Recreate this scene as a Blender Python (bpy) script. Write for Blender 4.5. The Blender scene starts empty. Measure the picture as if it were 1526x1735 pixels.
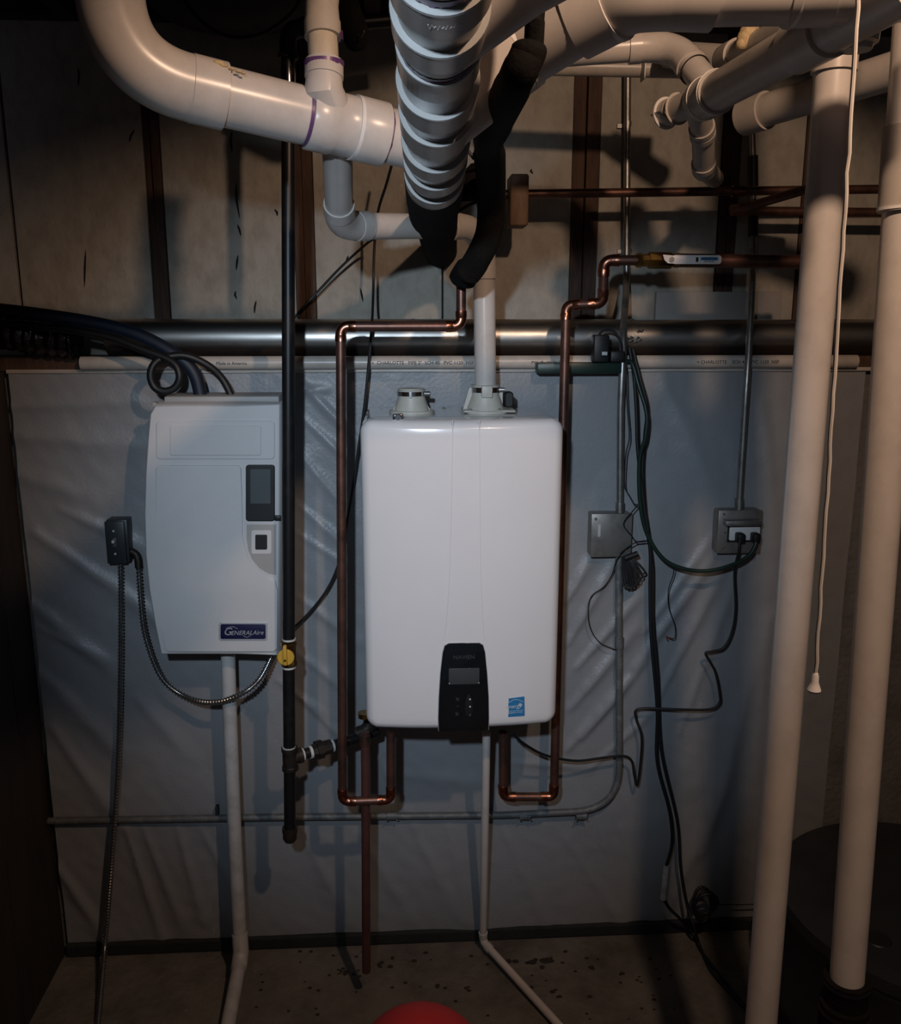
import bpy, bmesh, math, random
from mathutils import Vector, Matrix, noise
random.seed(7)
SC = bpy.context.scene
COL = SC.collection
# ------------------------------------------------------------------ camera
F = 1500.0; CX = 763.0; CY = 867.5
PITCH = math.atan(322 / F); YAW = math.radians(3.35)
CAM = Vector((0.0, -2.30, 1.79))
fw = Vector((math.sin(YAW) * math.cos(PITCH), math.cos(YAW) * math.cos(PITCH), -math.sin(PITCH)))
rt = fw.cross(Vector((0, 0, 1))).normalized()
up = rt.cross(fw).normalized()
cd = bpy.data.cameras.new('camera'); cam = bpy.data.objects.new('camera', cd); COL.objects.link(cam)
cam.matrix_world = Matrix(((rt.x, up.x, -fw.x, CAM.x), (rt.y, up.y, -fw.y, CAM.y), (rt.z, up.z, -fw.z, CAM.z), (0, 0, 0, 1)))
cd.sensor_fit = 'HORIZONTAL'; cd.sensor_width = 36; cd.lens = 36 * F / 1526; cd.clip_start = 0.02
SC.camera = cam
# ------------------------------------------------------------------ world, lights, exposure
w = bpy.data.worlds.new('world'); SC.world = w; w.use_nodes = True
w.node_tree.nodes['Background'].inputs[0].default_value = (0.75, 0.82, 1.0, 1)
w.node_tree.nodes['Background'].inputs[1].default_value = 0.05
def lamp(name, loc, energy, color, radius):
    l = bpy.data.lights.new(name, 'POINT'); l.energy = energy; l.color = color; l.shadow_soft_size = radius
    o = bpy.data.objects.new(name, l); COL.objects.link(o); o.location = loc; return o
lamp('warm_bulb_light', (0.53, -1.95, 2.60), 44, (1.0, 0.67, 0.46), 0.03)
def spot(name, loc, target, energy, color, radius, deg, blend):
    l = bpy.data.lights.new(name, 'SPOT'); l.energy = energy; l.color = color; l.shadow_soft_size = radius
    l.spot_size = math.radians(deg); l.spot_blend = blend
    o = bpy.data.objects.new(name, l); COL.objects.link(o); o.location = loc
    o.rotation_euler = (Vector(target) - Vector(loc)).to_track_quat('-Z', 'Y').to_euler(); return o
spot('cool_work_lamp_light', (-0.20, -2.40, 2.08), (0.06, 0, 1.27), 104, (0.69, 0.84, 1.0), 0.03, 52, 1.0)
SC.view_settings.view_transform = 'Standard'; SC.view_settings.look = 'None'
SC.view_settings.exposure = 0.0; SC.view_settings.gamma = 1.0; SC.view_settings.use_curve_mapping = False

# ------------------------------------------------------------------ pixel measurement -> world point
def ray(px, py):
    return (fw + rt * ((px - CX) / F) + up * ((CY - py) / F))
def P(px, py, d): return CAM + ray(px, py) * d              # at distance d along the view axis
def W(px, py, y):                                            # on the plane parallel to the wall
    r = ray(px, py); return CAM + r * ((y - CAM.y) / r.y)
def G(px, py, z=0.0):
    r = ray(px, py); return CAM + r * ((z - CAM.z) / r.z)

# ------------------------------------------------------------------ materials
MATS = {}
def mat(name, c, rough=0.5, metal=0.0, var=0.12, scale=8.0, c2=None, lo=0.45, hi=0.7, bump=0.0, bscale=60, spec=0.5, coat=0.0, emit=None, stretch=None, rvar=0.0):
    m = bpy.data.materials.new(name); m.use_nodes = True
    nt = m.node_tree; N = nt.nodes; L = nt.links; b = N['Principled BSDF']
    b.inputs['Roughness'].default_value = rough; b.inputs['Metallic'].default_value = metal
    b.inputs['Specular IOR Level'].default_value = spec; b.inputs['Coat Weight'].default_value = coat
    b.inputs['Coat Roughness'].default_value = 0.08
    tc = N.new('ShaderNodeTexCoord'); mp = N.new('ShaderNodeMapping'); L.new(tc.outputs['Object'], mp.inputs[0])
    if stretch: mp.inputs['Scale'].default_value = stretch
    no = N.new('ShaderNodeTexNoise'); no.inputs['Scale'].default_value = scale; no.inputs['Detail'].default_value = 6; no.inputs['Roughness'].default_value = 0.65
    L.new(mp.outputs[0], no.inputs['Vector'])
    cr = N.new('ShaderNodeValToRGB'); L.new(no.outputs['Fac'], cr.inputs[0])
    if c2 is None: c2 = tuple(x * (1 - var) for x in c)
    cr.color_ramp.elements[0].position = lo; cr.color_ramp.elements[1].position = hi
    cr.color_ramp.elements[0].color = (*c, 1); cr.color_ramp.elements[1].color = (*c2, 1)
    L.new(cr.outputs[0], b.inputs['Base Color'])
    if rvar:
        mr = N.new('ShaderNodeMapRange'); L.new(no.outputs['Fac'], mr.inputs[0])
        mr.inputs[3].default_value = rough - rvar; mr.inputs[4].default_value = rough + rvar
        L.new(mr.outputs[0], b.inputs['Roughness'])
    if bump:
        n2 = N.new('ShaderNodeTexNoise'); n2.inputs['Scale'].default_value = bscale; n2.inputs['Detail'].default_value = 5
        L.new(mp.outputs[0], n2.inputs['Vector'])
        bu = N.new('ShaderNodeBump'); bu.inputs['Strength'].default_value = bump; bu.inputs['Distance'].default_value = 0.01
        L.new(n2.outputs['Fac'], bu.inputs['Height']); L.new(bu.outputs[0], b.inputs['Normal'])
    if emit:
        b.inputs['Emission Color'].default_value = (*emit[0], 1); b.inputs['Emission Strength'].default_value = emit[1]
    MATS[name] = m; return m
M_pvc = mat('white_pvc', (0.60, 0.555, 0.52), 0.28, var=0.14, scale=14, spec=0.5)
M_vent = mat('grey_vent_pvc', (0.27, 0.24, 0.225), 0.3, var=0.2, scale=14)
M_pvc2 = mat('aged_pvc', (0.50, 0.455, 0.41), 0.35, var=0.2, scale=14)
M_pvcy = mat('yellowed_pvc', (0.60, 0.53, 0.43), 0.3, c2=(0.42, 0.33, 0.22), scale=10, stretch=(1, 1, .25), lo=.5, hi=.8)
M_drain = mat('grey_drain_pvc', (0.50, 0.50, 0.50), 0.45, var=0.25, scale=20)
M_purple = mat('purple_primer', (0.13, 0.055, 0.17), 0.35, var=0.35, scale=60)
M_liprim = mat('lit_coupling_lip', (0.34, 0.34, 0.33), 0.3, var=0.1)
M_lip = mat('rim_white', (0.8, 0.78, 0.76), 0.25, var=0.1)  # whiter than the pipes, for hub rims and the scribble
M_foamblk = mat('black_foam', (0.006, 0.0055, 0.005), 0.9, spec=0.15, c2=(0.018, 0.014, 0.011), scale=9, bump=0.25, bscale=140, lo=.5, hi=.8)
M_blk = mat('black_plastic', (0.008, 0.009, 0.010), 0.5, var=0.3, scale=30)
M_blkcord = mat('black_rubber_cord', (0.010, 0.011, 0.013), 0.55, var=0.3, scale=30)
M_green = mat('dark_green_cord', (0.010, 0.030, 0.022), 0.4, var=0.3, scale=30)
M_iron = mat('black_iron', (0.008, 0.008, 0.009), 0.4, metal=0.0, c2=(0.020, 0.018, 0.018), scale=25, lo=.5, hi=.8, spec=.4)
M_ironfit = mat('cast_iron_fitting', (0.028, 0.021, 0.017), 0.5, metal=0.3, c2=(0.012, 0.010, 0.010), scale=35, bump=0.2)
M_tape = mat('thread_tape', (0.62, 0.62, 0.60), 0.6, var=0.3, scale=90)
M_copper = mat('copper', (0.46, 0.20, 0.13), 0.30, metal=1.0, c2=(0.20, 0.09, 0.062), scale=22, lo=.42, hi=.72, rvar=0.12)
M_copdk = mat('dull_copper', (0.20, 0.10, 0.075), 0.42, metal=0.75, c2=(0.085, 0.048, 0.038), scale=18, lo=.4, hi=.7)
M_cpvc = mat('red_brown_pipe', (0.085, 0.035, 0.030), 0.42, var=0.3, scale=20)
M_brass = mat('brass', (0.36, 0.22, 0.07), 0.35, metal=1.0, c2=(0.15, 0.09, 0.035), scale=30)
M_galv = mat('galvanised_steel', (0.44, 0.43, 0.41), 0.42, metal=0.9, c2=(0.20, 0.19, 0.18), scale=26, lo=.4, hi=.75, rvar=0.1)
M_duct = mat('duct_steel', (0.46, 0.45, 0.43), 0.36, metal=1.0, c2=(0.24, 0.23, 0.21), scale=10, stretch=(.3, 1, 1), rvar=0.08, bump=0.04, bscale=14)
M_condl = mat('dusty_conduit', (0.13, 0.14, 0.145), 0.6, metal=0.3, c2=(0.27, 0.27, 0.26), scale=30, lo=.5, hi=.75)
M_boxst = mat('grey_box_steel', (0.30, 0.28, 0.26), 0.42, metal=0.6, var=0.35, scale=30)
M_boxdk = mat('dark_box_paint', (0.035, 0.042, 0.047), 0.4, metal=0.2, var=0.3, scale=20)
M_chrome = mat('bright_steel', (0.75, 0.76, 0.78), 0.15, metal=1.0, var=0.2)
M_heater = mat('heater_enamel', (0.77, 0.75, 0.755), 0.22, var=0.03, scale=3, coat=0.4)
M_htop = mat('heater_top_enamel', (0.55, 0.54, 0.54), 0.16, var=0.08, scale=5, coat=0.5)
M_cream = mat('cream_collar', (0.60, 0.555, 0.48), 0.45, var=0.12, scale=20)
M_panel = mat('gloss_black_panel', (0.006, 0.008, 0.010), 0.12, var=0.2, coat=0.5)
M_lcd = mat('grey_screen', (0.055, 0.060, 0.062), 0.25, var=0.1)
M_btn = mat('dark_button', (0.012, 0.013, 0.014), 0.3, var=0.2)
M_print = mat('light_print', (0.55, 0.58, 0.60), 0.5, var=0.1)
M_dimprint = mat('dim_print', (0.09, 0.09, 0.09), 0.4, var=0.1)
M_blue = mat('sticker_blue', (0.025, 0.19, 0.42), 0.4, var=0.1)
M_white = mat('white_plastic', (0.72, 0.70, 0.69), 0.4, var=0.06)
M_humid = mat('humidifier_plastic', (0.60, 0.595, 0.60), 0.5, var=0.06, scale=5, bump=0.06, bscale=400)
M_humg = mat('recess_grey', (0.36, 0.35, 0.34), 0.5, var=0.1)
M_humscr = mat('humidifier_screen', (0.085, 0.10, 0.105), 0.3, var=0.1)
M_navy = mat('badge_navy', (0.015, 0.016, 0.06), 0.3, var=0.2)
M_silver = mat('badge_silver', (0.50, 0.51, 0.53), 0.4, metal=0.3, var=0.1)
M_yellow = mat('yellow_handle', (0.62, 0.36, 0.05), 0.4, var=0.15, scale=30)
M_bluehose = mat('navy_hose', (0.006, 0.013, 0.030), 0.55, var=0.3, scale=20)
M_foil = mat('dark_foil', (0.10, 0.09, 0.085), 0.18, metal=1.0, var=0.5, scale=30, bump=0.7, bscale=45)
M_wood = mat('old_brown_wood', (0.085, 0.042, 0.024), 0.75, c2=(0.030, 0.016, 0.010), scale=9, stretch=(6, 6, .7), lo=.35, hi=.7, bump=0.3)
M_joist = mat('dark_joist_wood', (0.045, 0.027, 0.017), 0.8, c2=(0.015, 0.01, 0.008), scale=9, stretch=(3, .5, 3), lo=.35, hi=.7, bump=0.3)
M_block = mat('wood_block', (0.19, 0.115, 0.07), 0.7, c2=(0.12, 0.06, 0.03), scale=20, stretch=(3, 3, .6))
M_paint = mat('whitewashed_board', (0.37, 0.345, 0.30), 0.8, c2=(0.27, 0.245, 0.21), scale=16, stretch=(1.3, 1, .8), lo=.42, hi=.72, bump=0.35, bscale=35)
M_crack = mat('crack_black', (0.01, 0.009, 0.008), 0.9, var=0.2)
M_board = mat('pale_grey_board', (0.33, 0.31, 0.29), 0.7, var=0.15)
M_floor = mat('concrete_floor', (0.165, 0.150, 0.132), 0.85, c2=(0.085, 0.072, 0.062), scale=5, lo=.42, hi=.68, bump=0.5, bscale=40)
M_conc = mat('concrete_wall', (0.16, 0.155, 0.15), 0.9, var=0.4, scale=6, bump=0.5)
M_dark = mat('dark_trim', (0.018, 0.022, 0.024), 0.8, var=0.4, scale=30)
M_side = mat('dark_side_boards', (0.030, 0.022, 0.018), 0.7, c2=(0.012, 0.009, 0.008), scale=8, stretch=(2, 2, .4), bump=0.3)
M_red = mat('red_rubber', (0.60, 0.035, 0.035), 0.5, var=0.06)
M_string = mat('white_string', (0.75, 0.70, 0.64), 0.8, var=0.1)
M_tan = mat('expanding_foam', (0.62, 0.47, 0.26), 0.7, var=0.25, scale=40, bump=0.5)
M_barrel = mat('charcoal_barrel', (0.020, 0.021, 0.026), 0.4, var=0.4, scale=12)
M_dirt = mat('dirt', (0.035, 0.028, 0.024), 0.95, var=0.4)
M_tag = mat('tag_white', (0.60, 0.56, 0.52), 0.7, c2=(0.35, 0.31, 0.28), scale=60)
M_redwire = mat('red_wire', (0.25, 0.05, 0.03), 0.5)
M_glass = mat('bulb_glass', (0.9, 0.8, 0.7), 0.3, emit=((1, .62, .38), 6))
M_glassc = mat('cool_bulb_glass', (0.9, 0.95, 1.0), 0.3, emit=((.7, .85, 1.0), 8))
def sheet_mat():
    m = mat('blue_white_poly', (0.245, 0.268, 0.295), 0.40, c2=(0.275, 0.275, 0.28), scale=2.2, lo=.35, hi=.7, bump=0.10, bscale=120, spec=0.55, rvar=0.08)
    return m
M_sheet = sheet_mat()

# ------------------------------------------------------------------ object helpers
def obj(name, bm, m, parent=None, smooth=True, label=None):
    me = bpy.data.meshes.new(name)
    if isinstance(bm, tuple): me.from_pydata(*bm)
    else:
        bmesh.ops.recalc_face_normals(bm, faces=bm.faces); bm.to_mesh(me); bm.free()
    if isinstance(m, (list, tuple)):
        for q in m: me.materials.append(q)
    else: me.materials.append(m)
    if smooth:
        me.polygons.foreach_set('use_smooth', [True] * len(me.polygons))
        try: me.set_sharp_from_angle(angle=math.radians(38))
        except Exception: pass
    o = bpy.data.objects.new(name, me); COL.objects.link(o)
    if parent is not None:
        o.parent = parent; o.matrix_parent_inverse = Matrix.Translation(-world_loc(parent))
    if label: o['label'] = label
    return o
def world_loc(o):
    v = Vector((0, 0, 0))
    # parents are Empties placed at a base point, or meshes kept at the origin
    return Vector(o.get('_base', (0, 0, 0)))
def thing(name, label, cat, base, group=None):
    o = bpy.data.objects.new(name, None); COL.objects.link(o); o.location = base; o.empty_display_size = 0.05
    o['_base'] = tuple(base); o['label'] = label; o['category'] = cat
    if group: o['group'] = group
    return o
def tag(o, label, cat, group=None, kind=None):
    if label: o['label'] = label
    if cat: o['category'] = cat
    if group: o['group'] = group
    if kind: o['kind'] = kind
    return o
def struct(name, bm, m, smooth=False, parent=None):
    o = obj(name, bm, m, parent, smooth); 
    if parent is None: o['kind'] = 'structure'
    return o
def add_box(bm, a, b, bev=0.0, seg=2):
    a = Vector(a); b = Vector(b); c = (a + b) / 2; s = Vector((abs(b.x - a.x), abs(b.y - a.y), abs(b.z - a.z)))
    r = bmesh.ops.create_cube(bm, size=1.0, matrix=Matrix.Translation(c) @ Matrix.Diagonal((s.x, s.y, s.z, 1)))
    if bev:
        es = list({e for v in r['verts'] for e in v.link_edges})
        bmesh.ops.bevel(bm, geom=es, offset=bev, segments=seg, affect='EDGES', profile=0.5)
    return bm
def box(a, b, bev=0.0, seg=2): return add_box(bmesh.new(), a, b, bev, seg)
def add_sweep(bm, pts, radii, seg=20, cap=True, flat=None):
    pts = [Vector(p) for p in pts]
    n = len(pts)
    if not isinstance(radii, (list, tuple)): radii = [radii] * n
    tans = []
    for i in range(n):
        j = i
        while j < n - 1 and (pts[j + 1] - pts[i]).length < 1e-6: j += 1
        k = i
        while k > 0 and (pts[k - 1] - pts[i]).length < 1e-6: k -= 1
        a = (pts[min(j + 1, n - 1)] - pts[i]); b = (pts[i] - pts[max(k - 1, 0)])
        t = Vector((0, 0, 0))
        if a.length > 1e-7: t += a.normalized()
        if b.length > 1e-7: t += b.normalized()
        if t.length < 1e-6: t = Vector((0, 0, 1))
        tans.append(t.normalized())
    t0 = tans[0]; ref = Vector((0, 0, 1)) if abs(t0.z) < 0.9 else Vector((1, 0, 0))
    nrm = (ref - t0 * ref.dot(t0)).normalized()
    rings = []
    for i in range(n):
        t = tans[i]
        nrm = (nrm - t * nrm.dot(t)).normalized(); bi = t.cross(nrm)
        ring = [bm.verts.new(pts[i] + (nrm * math.cos(2 * math.pi * k / seg) + bi * math.sin(2 * math.pi * k / seg)) * radii[i]) for k in range(seg)]
        rings.append(ring)
    for i in range(n - 1):
        for k in range(seg):
            bm.faces.new((rings[i][k], rings[i][(k + 1) % seg], rings[i + 1][(k + 1) % seg], rings[i + 1][k]))
    if cap:
        bm.faces.new(list(reversed(rings[0]))); bm.faces.new(rings[-1])
    return bm
def sweep(pts, radii, seg=20, cap=True): return add_sweep(bmesh.new(), pts, radii, seg, cap)
def spline(pts, sub=8):
    pts = [Vector(p) for p in pts]; out = []
    n = len(pts)
    for i in range(n - 1):
        p0 = pts[max(i - 1, 0)]; p1 = pts[i]; p2 = pts[i + 1]; p3 = pts[min(i + 2, n - 1)]
        for s in range(sub):
            t = s / sub
            out.append(0.5 * ((2 * p1) + (p2 - p0) * t + (2 * p0 - 5 * p1 + 4 * p2 - p3) * t * t + (3 * p1 - p0 - 3 * p2 + p3) * t ** 3))
    out.append(pts[-1]); return out
def fillet(pts, R, nseg=8):
    """polyline with rounded corners"""
    pts = [Vector(p) for p in pts]; out = [pts[0]]
    for i in range(1, len(pts) - 1):
        arc = corner(pts[i - 1], pts[i], pts[i + 1], R, nseg); out += arc
    out.append(pts[-1]); return out
def corner(a, b, c, R, nseg=10):
    u = (b - a).normalized(); v = (c - b).normalized(); th = u.angle(v)
    t = min(R * math.tan(th / 2), (b - a).length * .49, (c - b).length * .49)
    s = b - u * t; e = b + v * t; out = []
    for k in range(nseg + 1):
        q = k / nseg
        out.append(s * (1 - q) ** 2 + b * 2 * q * (1 - q) * 0.98 + (s + e) / 2 * 2 * q * (1 - q) * 0.02 + e * q * q)
    return out
def prism(outline, y0, y1, bev=0.0, seg=2):
    """outline: list of world points (x, ?, z); extruded between planes y0 (back) and y1 (front)"""
    bm = bmesh.new()
    f = [bm.verts.new((p[0], y1, p[2])) for p in outline]; b = [bm.verts.new((p[0], y0, p[2])) for p in outline]
    ff = bm.faces.new(f); bm.faces.new(list(reversed(b))); n = len(f)
    for i in range(n): bm.faces.new((f[(i + 1) % n], f[i], b[i], b[(i + 1) % n]))
    if bev: bmesh.ops.bevel(bm, geom=list(ff.edges), offset=bev, segments=seg, affect='EDGES', profile=0.5)
    return bm
def rrect(x0, x1, z0, z1, r, n=6):
    out = []
    for cx, cz, a0 in ((x1 - r, z1 - r, 0), (x0 + r, z1 - r, 90), (x0 + r, z0 + r, 180), (x1 - r, z0 + r, 270)):
        for k in range(n + 1):
            a = math.radians(a0 + 90 * k / n); out.append((cx + r * math.cos(a), 0, cz + r * math.sin(a)))
    return out
def disc(c, axis, r, h, seg=20, bev=0):
    c = Vector(c); a = Vector(axis).normalized()
    rr = [r - bev, r, r, r - bev] if bev else [r, r]
    pp = [c, c + a * bev, c + a * (h - bev), c + a * h] if bev else [c, c + a * h]
    return sweep(pp, rr, seg)
def text(name, s, loc, size, m, parent, align='CENTER', rot=(90, 0, 0), ext=0.0003, sx=1.0, label=None, shear=0):
    cu = bpy.data.curves.new(name, 'FONT'); cu.body = s; cu.size = size; cu.extrude = ext; cu.align_x = align; cu.align_y = 'CENTER'; cu.shear = shear
    cu.resolution_u = 3
    t = bpy.data.objects.new(name, cu); COL.objects.link(t)
    bpy.context.view_layer.update()
    me = bpy.data.meshes.new_from_object(t.evaluated_get(bpy.context.evaluated_depsgraph_get()))
    bpy.data.objects.remove(t); bpy.data.curves.remove(cu)
    mw = Matrix.Translation(loc) @ Matrix.Rotation(math.radians(rot[2]), 4, 'Z') @ Matrix.Rotation(math.radians(rot[1]), 4, 'Y') @ Matrix.Rotation(math.radians(rot[0]), 4, 'X') @ Matrix.Diagonal((sx, 1, 1, 1))
    me.transform(mw); me.materials.clear(); me.materials.append(m)
    o = bpy.data.objects.new(name, me); COL.objects.link(o)
    o.parent = parent; o.matrix_parent_inverse = Matrix.Translation(-world_loc(parent))
    if label: o['label'] = label
    return o
def ring(c, axis, r, wdt, proud, m, name, parent, seg=28):
    a = Vector(axis).normalized(); c = Vector(c)
    return obj(name, sweep([c - a * wdt / 2, c - a * wdt / 2, c + a * wdt / 2, c + a * wdt / 2], [r - .002, r + proud, r + proud, r - .002], seg), m, parent)
def stain(c, axis, r, wdt, parent, a0=0, a1=360, seed=1, m=None):
    """ragged primer band wrapped round a pipe"""
    a = Vector(axis).normalized(); ref = Vector((0, 0, 1)) if abs(a.z) < .9 else Vector((0, -1, 0))
    u = (ref - a * ref.dot(a)).normalized(); v = a.cross(u); bm = bmesh.new(); rnd = random.Random(seed)
    n = 48; R1 = r + 0.0009; prev = None
    for k in range(n + 1):
        th = math.radians(a0 + (a1 - a0) * k / n); d = u * math.cos(th) + v * math.sin(th)
        w1 = wdt * (0.25 + 0.9 * abs(noise.noise(Vector((k * .35, seed * 3.1, 0)))) * 1.6); w0 = wdt * 0.3
        q = (bm.verts.new(Vector(c) + d * R1 - a * w0), bm.verts.new(Vector(c) + d * R1 + a * w1))
        if prev: bm.faces.new((prev[0], prev[1], q[1], q[0]))
        prev = q
    return obj('primer_stain', bm, m or M_purple, parent, label='purple primer smear round the joint' if m is None else None)
def pipe_run(root, pts, r, m=M_pvc, fm=None, R=0.05, fr=1.14, hub=0.03, arc_r=1.08, seg=28, pname='pipe', ename='elbow', start_in=0, end_in=0, nseg=12, lip=True):
    """straight lengths as 'pipe' parts and every corner as one 'elbow' part with two hubs"""
    fm = fm or m; pts = [Vector(p) for p in pts]; cuts = []
    for i in range(1, len(pts) - 1):
        arc = corner(pts[i - 1], pts[i], pts[i + 1], R, nseg)
        u = (pts[i] - pts[i - 1]).normalized(); v = (pts[i + 1] - pts[i]).normalized()
        a = arc[0] - u * hub; b = arc[-1] + v * hub
        c = [a, a, arc[0] - u * .001, arc[0]] + arc[1:-1] + [arc[-1], arc[-1] + v * .001, b, b]
        rr = [r * .97, r * fr, r * fr, r * arc_r] + [r * arc_r] * (len(arc) - 2) + [r * arc_r, r * fr, r * fr, r * .97]
        obj(ename, sweep(c, rr, seg), fm, root)
        cuts.append((arc[0] - u * hub * .4, arc[-1] + v * hub * .4))
    s = pts[0]
    for i in range(len(pts) - 1):
        e = cuts[i][0] if i < len(cuts) else pts[-1]
        if (e - s).dot(pts[i + 1] - pts[i]) > 0: obj(pname, sweep([s, e], r, seg), m, root)
        if i < len(cuts): s = cuts[i][1]
def cable(name, label, pts, r, m, cat='cable', sub=8, seg=8, group=None, parent=None):
    o = obj(name, sweep(spline(pts, sub), r, seg), m, parent)
    if parent is None: tag(o, label, cat, group)
    return o

# ================================================================== SETTING
XL = W(62, 1100, 0).x; XR = 1.95; XS = W(1442, 900, 0).x
ZT = W(675, 628, 0).z            # top of the plastic sheet
ZD = W(675, 603, 0.03).z         # duct underside
ZC = W(300, 42, 0.20).z          # ceiling joist underside
YU = 0.19                        # upper wall face
# floor
fl = struct('floor', box((XL - .3, -3.6, -0.1), (XR + .4, 0.3, 0)), M_floor)
wb = struct('wall_back', box((XL - .3, 0.012, 0), (XR + .4, 0.30, ZT - 0.002)), M_conc)
# dark strip along the foot of the wall
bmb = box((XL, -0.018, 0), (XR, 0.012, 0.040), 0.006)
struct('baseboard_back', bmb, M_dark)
# sill plate carrying the duct
struct('trim_1', box((XL - .3, 0.0, ZT), (XR + .4, 0.28, ZD - 0.002), 0.003), M_wood)
# upper wall: backing, whitewashed panels and brown studs
wu = struct('wall_upper', box((XL - .6, YU + .03, ZD), (XR + .6, 0.30, ZC + .25)), M_side)
def xs(px): return W(px, 400, YU).x
panels = [(-60, 22), (27, 252), (281, 498), (533, 748), (751, 966), (1012, 1214), (1246, 1352), (1374, 1600)]
for i, (a, b) in enumerate(panels):
    bm = box((xs(a) , YU + random.uniform(0, .004), ZD - .002), (xs(b), YU + .03, ZC + .18), 0.0025)
    obj('panel', bm, M_paint, wu, False)
for a, b, dy in ((22, 27, .02), (253, 266, .012), (266, 280, .0), (499, 514, .0), (514, 532, .006), (967, 988, .012), (989, 1011, 0), (1216, 1230, .004), (1230, 1245, -.002), (1353, 1373, .002)):
    obj('stud', box((xs(a), YU + dy - .004, ZD - .002), (xs(b), YU + .045, ZC + .18), 0.002), M_wood, wu, False)
# cracks and knots in the painted boards: gouges with a shape of their own
bm = bmesh.new()
for px, py, h, sl in ((400, 340, 60, 6), (403, 445, 26, -3), (399, 500, 14, 2), (393, 240, 38, 0), (145, 455, 64, -2), (132, 130, 32, 0), (228, 230, 22, -9),
                      (320, 190, 14, -8), (402, 390, 20, 6), (750, 420, 30, 3), (610, 500, 24, 5), (590, 440, 14, -4), (1140, 500, 14, 2), (900, 290, 8, 3), (465, 360, 12, 5), (434, 520, 22, -3)):
    a = W(px, py - h / 2, YU - .0005); b = W(px + sl, py + h / 2, YU - .0005); m_ = (a + b) / 2 + Vector((random.uniform(-.004, .004), 0, 0))
    bb = add_sweep(bm, [a, a * .6 + m_ * .4, m_, b * .6 + m_ * .4, b], [.0004, .0022, .0028, .002, .0004], 6)
tag(obj('board_crack', bm, M_crack, wu, False), None, None, kind='stuff')
# ceiling deck and joists
ce = struct('ceiling', box((XL - .6, -3.6, ZC + .19), (XR + .6, 0.3, ZC + .23)), M_joist)
for k in range(8):
    x = .31 + (k - 4) * 0.38
    if abs(x) < 5: obj('joist', box((x, -3.5, ZC), (x + .038, YU - .04, ZC + .19), .002), M_joist, ce, False)
obj('rim_board', box((XL - .5, YU - .038, ZC + .0), (XR + .5, YU - .0, ZC + .19), .002), M_joist, ce, False)
# dark left wall of upright boards
wl = struct('wall_left', box((XL - .09, -3.6, 0), (XL - .03, .012, ZC + .19)), M_side)
for k in range(14):
    y1 = -0.002 - k * .14
    obj('board', box((XL - .03, y1 - .136, 0), (XL - random.uniform(.006, .010), y1, ZT + .0 if k < 2 else ZC - .01), .003), M_side, wl, False)
struct('wall_right', box((XR, -3.6, 0), (XR + .08, 0.012, ZC + .19)), M_side)

# plastic sheet hung over the concrete: folds are real displacement
def px_of(p):
    v = p - CAM; d = v.dot(fw); return CX + F * v.dot(rt) / d, CY - F * v.dot(up) / d
creases = [ # px line, width px, amplitude m
 (60,900,330,1090,16,.012),(100,860,250,930,12,.008),(40,1010,210,1150,18,.012),(60,1130,220,1290,18,.010),(90,1230,210,1400,14,.010),
 (230,1180,330,1290,16,.008),(60,1060,190,1120,10,.006),(215,1400,275,1590,9,.010),(245,1400,310,1570,10,.009),(300,1395,345,1560,9,.007),(340,1400,395,1500,9,.006),
 (90,1450,180,1590,12,.010),(500,640,620,760,10,.010),(505,700,600,790,7,.007),(500,760,600,880,7,.006),(500,850,590,930,7,.007),(500,900,590,960,6,.006),
 (505,1010,610,1090,9,.008),(500,1100,600,1180,9,.008),(510,1180,620,1290,8,.007),(470,1150,560,1215,7,.007),(640,1280,700,1400,9,.006),(510,1400,590,1560,14,.007),
 (610,1410,700,1560,12,.006),(700,1400,780,1560,12,.005),(955,1020,1000,945,9,.010),(960,1090,1040,950,9,.010),(975,1130,1080,1010,9,.011),(965,1200,1080,1060,11,.012),(960,1270,1060,1150,10,.010),
 (985,1250,1100,1110,8,.009),(1000,1300,1110,1200,7,.007),(1075,1130,1215,930,12,.013),(1110,1190,1225,960,11,.010),(1150,1240,1250,960,12,.008),(1090,1070,1210,900,9,.009),(1190,1440,1300,1050,20,.012),
 (1120,1560,1240,1300,16,.008),(960,1420,1060,1580,12,.006),(1050,1400,1110,1570,10,.006),(1010,1380,1060,1560,9,.006),(850,1400,930,1580,12,.005),
 (0,735,250,760,20,.008),(0,690,240,682,14,.006),(20,800,170,850,22,.008),(760,1400,800,1580,12,.005),(1120,640,1215,860,24,.007),(1290,680,1310,1000,18,.008),(1300,1050,1250,1500,20,.008),
 (870,1290,1000,1300,9,.006),(660,1310,900,1330,16,.005),(500,660,560,660,8,.006)]
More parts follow.
